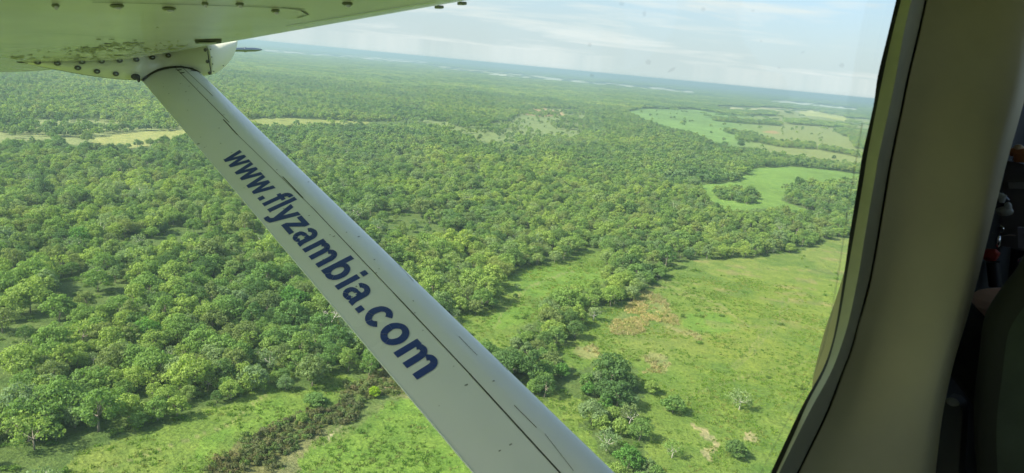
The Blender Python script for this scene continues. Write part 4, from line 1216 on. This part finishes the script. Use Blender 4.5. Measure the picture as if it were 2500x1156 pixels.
# roof, floor, far side with its row of windows, aft bulkhead, nose wall
YL, YR = LW + .06, -1.15; XA, XF = -2.0, 2.6; ZT, ZB = .5, -1.12
SK.add([(XA, YL, ZT), (XF, YL, ZT), (XF, YR, ZT), (XA, YR, ZT)], [(0, 1, 2, 3)])
SK.add([(XA, YL, ZB), (XF, YL, ZB), (XF, YR, ZB), (XA, YR, ZB)], [(0, 3, 2, 1)])
SK.add([(XA, YL, ZB), (XA, YL, ZT), (XA, YR, ZT), (XA, YR, ZB)], [(0, 1, 2, 3)])
SK.add([(XF, YL, ZB), (XF, YR, ZB), (XF, YR, -.15), (XF, YL, -.15)], [(0, 1, 2, 3)])     # unseen windscreen opening above, cut lower to light the cockpit
for (a, b) in ((-2.0, -1.75), (-1.15, -.85), (-.25, .05), (.65, .95), (1.55, 1.85), (2.45, 2.6)):  # gaps between are unseen windows, sized to light the cabin
    SK.add([(a, YR, -.25), (b, YR, -.25), (b, YR, .22), (a, YR, .22)], [(0, 1, 2, 3)])
SK.add([(XA, YR, ZB), (XF, YR, ZB), (XF, YR, -.25), (XA, YR, -.25)], [(0, 1, 2, 3)]); SK.add([(XA, YR, .22), (XF, YR, .22), (XF, YR, ZT), (XA, YR, ZT)], [(0, 1, 2, 3)])
SKM = mat('grey cabin shell', (.50, .50, .42), .7, noise=(4, .2))
SK.build('fuselage', SKM, air, smooth=False)

# the window pane, with its raised rim and a few specks of dirt
GL = bpy.data.materials.new('acrylic pane'); GL.use_nodes = True
t = NT(GL.node_tree); tc = t.n('ShaderNodeTexCoord')
n1 = t.n('ShaderNodeTexNoise', Vector=tc.outputs['Object'], Scale=5.0, Detail=3.0)
lw = t.n('ShaderNodeFresnel', IOR=1.45)
tr = t.n('ShaderNodeBsdfTransparent', Color=(.955, .985, .955)); gl = t.n('ShaderNodeBsdfGlossy', Color=(1, 1, 1), Roughness=.02)
mx = t.n('ShaderNodeMixShader', i0=t.math('MULTIPLY', lw.outputs[0], .35), i1=tr.outputs[0], i2=gl.outputs[0])
df = t.n('ShaderNodeBsdfTranslucent', Color=(.8, .85, .82))
m2 = t.n('ShaderNodeMixShader', i0=t.ramp(n1.outputs[0], [(.35, (.004,) * 3), (.75, (.022,) * 3)]), i1=mx.outputs[0], i2=df.outputs[0])
t.nt.links.new(m2.outputs[0], t.n('ShaderNodeOutputMaterial').inputs[0])
pb = MB(); pp = [p * 1.0 + np.array([0, -.006, 0]) for p in R0]; pb.add(pp, [tuple(range(len(pp)))[::-1]])
pane = pb.build('window_pane', GL, air, smooth=False)
RIM = bpy.data.materials.new('pane rim'); RIM.use_nodes = True; t = NT(RIM.node_tree)
mx = t.n('ShaderNodeMixShader', i0=.30, i1=t.n('ShaderNodeBsdfTransparent').outputs[0], i2=t.n('ShaderNodeBsdfDiffuse', Color=(.75, .85, .7)).outputs[0])
t.nt.links.new(mx.outputs[0], t.n('ShaderNodeOutputMaterial').inputs[0])
lp = LW + .012
rimp = [(2108, 300), (2088, 420), (2068, 540), (2052, 650), (2034, 760), (2012, 850), (1985, 925), (1945, 990), (1900, 1075), (1858, 1160), (1835, 1210)]
rim = MB(); a = [on_l(x_, y_, lp) for x_, y_ in rimp]; b = [on_l(x_ - 5, y_, lp) for x_, y_ in rimp]
rim.add(a + b, [(i, i + 1, len(a) + i + 1, len(a) + i) for i in range(len(a) - 1)])
rim.build('pane_rim', RIM, pane, smooth=False)
SPK = bpy.data.materials.new('dirt speck'); SPK.use_nodes = True; t = NT(SPK.node_tree)
ly = t.n('ShaderNodeTexCoord')
mx = t.n('ShaderNodeMixShader', i0=.09, i1=t.n('ShaderNodeBsdfTransparent').outputs[0], i2=t.n('ShaderNodeBsdfDiffuse', Color=(.12, .14, .13)).outputs[0])
t.nt.links.new(mx.outputs[0], t.n('ShaderNodeOutputMaterial').inputs[0])
for k, (px, py, a, b, an) in enumerate(((1573, 34, 5, 7, 0), (1518, 10, 7, 5, 0), (1717, 23, 6, 5, 0), (1640, 171, 11, 4, 28), (1858, 101, 2.5, 2.5, 0), (1960, 128, 5, 2, 35), (1583, 152, 7, 6, 0), (1902, 166, 3, 3, 0), (1838, 27, 4, 3, 0), (1440, 110, 5, 5, 0), (1445, 185, 5, 4, 0), (2055, 160, 7, 6, 0))):
    p = on_l(px, py, LW + .010); sc_ = p[1] / ray(px, py)[1] / F * 1.0
    th = math.radians(an); ring = []
    for j in range(10):
        g_ = 2 * math.pi * j / 10; u_, w_ = a * math.cos(g_), b * math.sin(g_)
        ring.append(on_l(px + u_ * math.cos(th) + w_ * math.sin(th), py - u_ * math.sin(th) + w_ * math.cos(th), LW + .010))
    MB().add(ring, [tuple(range(10))]).build('dirt_speck', SPK, pane, smooth=False)

# ---- cockpit behind the post
def at(px, py, f): r = ray(px, py); return r * (f / r[0])
CP = mat('grey instrument panel', (.16, .145, .15), .6, noise=(8, .15)); CPL = mat('pale grey panel strip', (.34, .33, .34), .5)
BLK = mat('black plastic', (.015, .015, .017), .45); KN = mat('worn pale plastic', (.36, .37, .35), .4); RED = mat('red plastic', (.34, .02, .015), .4)
CHR = mat('bright steel', (.75, .75, .75), .2, metal=1.0); LIL = mat('grey-lilac paper', (.30, .29, .36), .8); AMB = mat('amber wood-brown plastic', (.45, .16, .06), .5)
def slab(mb, pix, f, th=.03, m=0):
    A = [at(x_, y_, f) for x_, y_ in pix]; B = [p + np.array([th, 0, 0]) for p in A]; n = len(A)
    mb.add(A + B, [tuple(range(n)), tuple(range(2 * n - 1, n - 1, -1))] + [(i, n + i, n + (i + 1) % n, (i + 1) % n) for i in range(n)], m)
pan = MB(); slab(pan, [(2420, 392), (2478, 395), (2530, 410), (2530, 620), (2350, 580)], 1.95, .04)
panel = pan.build('instrument_panel', CP, air, smooth=False)
s_ = MB(); slab(s_, [(2461, 446), (2530, 445), (2530, 462), (2463, 461)], 1.942, .006); s_.build('panel_strip', CPL, panel, smooth=False)
s_ = MB(); slab(s_, [(2484, 556), (2530, 558), (2530, 610), (2486, 606)], 1.90, .012); s_.build('placard', LIL, panel, smooth=False)
s_ = MB(); slab(s_, [(2470, 388), (2530, 399), (2530, 403), (2470, 393)], 1.92, .02); s_.build('panel_ledge', CHR, panel, smooth=False)
s_ = MB(); slab(s_, [(2440, 250), (2530, 250), (2530, 385), (2420, 385)], 2.10, .03); s_.build('panel_top', BLK, panel, smooth=False)
s_ = MB(); s_.box(at(2487, 372, 1.93), (.02, .030, .018), bev=.003); s_.box(at(2497, 385, 1.93), (.03, .03, .02), bev=.004); s_.build('switch_box', AMB, panel)
MB().ball(at(2487, 361, 1.925), (.006, .010, .007)).build('warm_highlight', mat('cream highlight', (.85, .62, .42), .4), panel)  # cream ball paints the warm highlight on the amber box
MB().ball(at(2484, 378, 1.92), (.004, .007, .003)).build('button', CHR, panel)
dk = MB(); slab(dk, [(2400, 520), (2470, 560), (2530, 620), (2530, 1190), (2270, 1190), (2340, 600)], 2.05, .03); dk.build('lower_panel_dark_fill', BLK, panel, smooth=False)  # lower panel, its black sheet extended to darken the pale gap below
MB().tube([at(2420, 500, 1.8), at(2438, 505, 1.8), at(2448, 487, 1.8), at(2441, 474, 1.8)], [.012, .016, .013, .006], 10).build('control_grip', BLK, panel)
MB().tube([at(2434, 472, 1.78), at(2448, 482, 1.78), at(2446, 495, 1.78)], [.004, .009, .005], 8).ball(at(2452, 516, 1.79), (.012, .017, .010)).ball(at(2460, 508, 1.79), (.008, .008, .012)).build('grip_cover', KN, panel)
c_ = [at(2440 + 10 * math.cos(a), 560 + 8 * math.sin(a), 1.85) for a in np.linspace(-2.4, 1.2, 14)]
MB().tube(c_, .0014, 6).tube([at(2422, 570, 1.84), at(2445, 577, 1.84), at(2462, 574, 1.84), at(2480, 575, 1.84)], .0012, 5).build('key_ring', CHR, panel)
MB().ball(at(2437, 590, 1.85), (.007, .006, .014)).build('key', CHR, panel)
MB().tube([at(2402, 626, 1.84), at(2412, 623, 1.84), at(2428, 624, 1.84), at(2436, 628, 1.84)], [.010, .014, .014, .010], 12).build('mixture_knob', RED, panel)
MB().tube([at(2424, 640, 1.86), at(2430, 700, 1.86)], .013, 10).build('lever', BLK, panel)
MB().ball(at(2497, 638, 1.84), (.008, .010, .008)).build('dial_cap', CHR, panel)

MB().box((2.02, LW + .045, -.32), (1.14, .012, 1.55)).build('cockpit_dark_sheet', mat('dark charcoal sheet', (.035, .036, .036), .8, noise=(9, .2)), air, smooth=False)  # dark sheet added to darken the pale cockpit wall behind it
# the seat back in front (its own thing)
GRN = mat('dark grey-green seat fabric', (.060, .078, .060), .9, noise=(9, .35), bump=(160, .5, .002)); SEATP = mat('black seat side', (.018, .020, .017), .8)
seat = bpy.data.objects.new('pilot_seat', None); COL.objects.link(seat); seat.parent = None; seat.matrix_world = T.copy()
tag(seat, 'dark grey-green fabric pilot seat at the right edge beyond the cabin post', 'seat')
edge_ = [(2560, 560), (2520, 640), (2494, 690), (2466, 722), (2443, 752), (2428, 800), (2420, 850), (2412, 930), (2400, 1000), (2398, 1080), (2402, 1160), (2410, 1240)]
sb_ = MB(); rows_ = []
for (x_, y_) in edge_:
    a = at(x_ + (46 if y_ < 780 else 26), y_, 1.22); row = [a + np.array([.16, .035, 0]), a + np.array([.10, .052, 0]), a + np.array([.05, .045, 0]), a + np.array([.012, .025, 0]), a, a + np.array([-.012, -.05, 0]), a + np.array([-.018, -.13, 0]), a + np.array([-.012, -.24, 0]), a + np.array([.01, -.42, 0]), a + np.array([.15, -.45, 0])]
    rows_.append(row)
m__ = len(rows_[0]); vs = [p for r_ in rows_ for p in r_]
fs = [(i * m__ + j, i * m__ + j + 1, (i + 1) * m__ + j + 1, (i + 1) * m__ + j) for i in range(len(rows_) - 1) for j in range(m__ - 1)]
fm = [1 if j < 4 else 0 for i in range(len(rows_) - 1) for j in range(m__ - 1)]
me = mesh('backrest', vs, fs, [GRN, SEATP], fm, True); bo = obj('backrest', me, seat)
sm_ = bo.modifiers.new('round', 'SUBSURF'); sm_.levels = 2; sm_.render_levels = 2
MB().box((1.50, .10, -.80), (.52, .46, .14), bev=.04).build('cushion', GRN, seat)
MB().box((1.45, .10, -.97), (.40, .36, .10), bev=.02).build('seat_base', SEATP, seat)
s_ = MB(); slab(s_, [(2312, 973), (2330, 978), (2344, 992), (2350, 1010), (2338, 1180), (2270, 1180), (2290, 1000)], 1.30, .03); s_.build('side_panel', mat('dim grey plastic', (.10, .10, .10), .6), seat)
s_ = MB(); s_.ball(at(2326, 982, 1.295), (.005, .010, .007)); s_.build('panel_corner', mat('pale plastic corner', (.40, .40, .38), .5), seat)

# the pilot: seated, forearm resting on the thigh; mostly hidden by seat and post
SKIN = mat('skin', (.62, .36, .27), .55, noise=(20, .1)); TROU = mat('black trousers', (.020, .020, .022), .9, bump=(40, .6, .006)); SHIRT = mat('dark shirt', (.03, .03, .04), .8); HAIR = mat('dark hair', (.02, .015, .01), .7)
def skin_mesh(name, joints, edges, radii, matl, parent, lv=2):
    me = bpy.data.meshes.new(name); me.from_pydata([tuple(map(float, j)) for j in joints], edges, []); me.materials.append(matl); o = obj(name, me, parent)
    o.modifiers.new('s', 'SKIN'); o.modifiers.new('d', 'SUBSURF').render_levels = lv
    for i, v in enumerate(me.skin_vertices[0].data):
        r = radii[i]; v.radius = r if isinstance(r, tuple) else (r, r); v.use_root = i == 0
    for p in me.polygons: p.use_smooth = True
    return o
pil = bpy.data.objects.new('person', None); COL.objects.link(pil); pil.matrix_world = T.copy()
tag(pil, 'seated pilot in black trousers resting a bare forearm, beyond the cabin post', 'person')
el = at(2505, 765, 1.50); wr = at(2388, 738, 1.68)
J = [(1.33, .10, -.66), (1.33, .10, -.45), (1.34, .10, -.22), (1.36, .10, .00), (1.37, .10, .09), (1.38, .10, .17), (1.39, .10, .27),
     (1.35, .22, -.04), (1.40, .27, -.26), tuple(el), tuple(el * .5 + wr * .5), tuple(wr), (1.35, -.04, -.02), (1.42, -.12, -.25), (1.60, -.06, -.42), (1.78, -.02, -.44)]
Ed = [(0, 1), (1, 2), (2, 3), (3, 4), (4, 5), (5, 6), (3, 7), (7, 8), (8, 9), (9, 10), (10, 11), (3, 12), (12, 13), (13, 14), (14, 15)]
Rd = [.14, .13, .14, .12, .05, .08, .07, .06, .048, .042, .040, .027, .06, .045, .036, .026]
body = skin_mesh('body', J, Ed, Rd, SKIN, pil)
def hand(base, fwd, up, side, nm='hand'):
    fwd = fwd / np.linalg.norm(fwd); sd = np.cross(fwd, up); sd /= np.linalg.norm(sd); up = np.cross(sd, fwd)
    J = [base, base + fwd * .045, base + fwd * .085]; E_ = [(0, 1), (1, 2)]; R_ = [(.026, .018), (.036, .016), (.036, .014)]
    for i, (o_, L_) in enumerate(((-.030, .062), (-.010, .074), (.010, .070), (.029, .055))):
        b = len(J); p0 = base + fwd * .085 + sd * o_; J += [p0, p0 + fwd * L_ * .45 - up * .008, p0 + fwd * L_ * .75 - up * .024, p0 + fwd * L_ * .85 - up * .040]
        E_ += [(2, b), (b, b + 1), (b + 1, b + 2), (b + 2, b + 3)]; R_ += [.0095, .009, .0085, .0075]
    b = len(J); p0 = base + fwd * .03 - sd * .03 * side; J += [p0, p0 + fwd * .025 - sd * .022 * side - up * .01, p0 + fwd * .05 - sd * .025 * side - up * .022]; E_ += [(1, b), (b, b + 1), (b + 1, b + 2)]; R_ += [.012, .010, .008]
    return skin_mesh(nm, J, E_, R_, SKIN, pil)
hand(np.array(wr), wr - el, np.array([0, 0, 1.]), 1); hand(np.array(J[15]), np.array([.9, .2, -.2]), np.array([0, 0, 1.]), -1)
kn = at(2405, 800, 1.86)
skin_mesh('trousers', [(1.34, .10, -.64), (1.38, .20, -.62), tuple(at(2372, 815, 1.60)), tuple(kn), (1.95, .46, -.75), (2.0, .46, -1.0), (1.38, 0, -.62), (1.62, -.04, -.58), (1.86, -.06, -.54), (1.95, -.06, -.78), (2.0, -.06, -1.0)],
          [(0, 1), (1, 2), (2, 3), (3, 4), (4, 5), (0, 6), (6, 7), (7, 8), (8, 9), (9, 10)], [.15, .10, .085, .066, .06, .05, .10, .085, .066, .06, .05], TROU, pil)
skin_mesh('shirt', [(1.33, .10, -.60), (1.33, .10, -.42), (1.34, .10, -.20), (1.36, .10, -.01), (1.35, .22, -.04), (1.39, .26, -.20), (1.35, -.04, -.02), (1.41, -.11, -.2)],
          [(0, 1), (1, 2), (2, 3), (3, 4), (4, 5), (3, 6), (6, 7)], [.155, .145, .155, .135, .078, .062, .078, .062], SHIRT, pil)
hd = MB(); hc = np.array([1.40, .10, .25]); hd.ball(hc + [-.01, 0, .02], (.105, .088, .115)); hd.build('hair', HAIR, pil)
fc = MB(); fc.ball(hc + [.098, 0, -.015], (.018, .012, .02)); fc.ball(hc + [.085, .03, .01], (.012, .014, .008)); fc.ball(hc + [.085, -.03, .01], (.012, .014, .008)); fc.ball(hc + [.088, 0, -.055], (.01, .024, .006)); fc.ball(hc + [0, .088, 0], (.02, .01, .03)); fc.ball(hc + [0, -.088, 0], (.02, .01, .03))
fc.build('face', SKIN, pil)

# ------------------------------------------------------------------ haze
hb = MB().box((0, 0, (-3 + H + 3.0) / 2), (130000, 130000, H + 6.0))
hm = bpy.data.materials.new('air'); hm.use_nodes = True
t = NT(hm.node_tree)
pv = t.n('ShaderNodeVolumePrincipled', Color=(.47, .66, .70), Density=1.7e-4, Anisotropy=0.25)
t.nt.links.new(pv.outputs[0], t.n('ShaderNodeOutputMaterial').inputs['Volume'])
ho = hb.build('haze', hm, smooth=False); tag(ho, 'pale blue-green haze over the distant land', 'haze', kind='stuff')
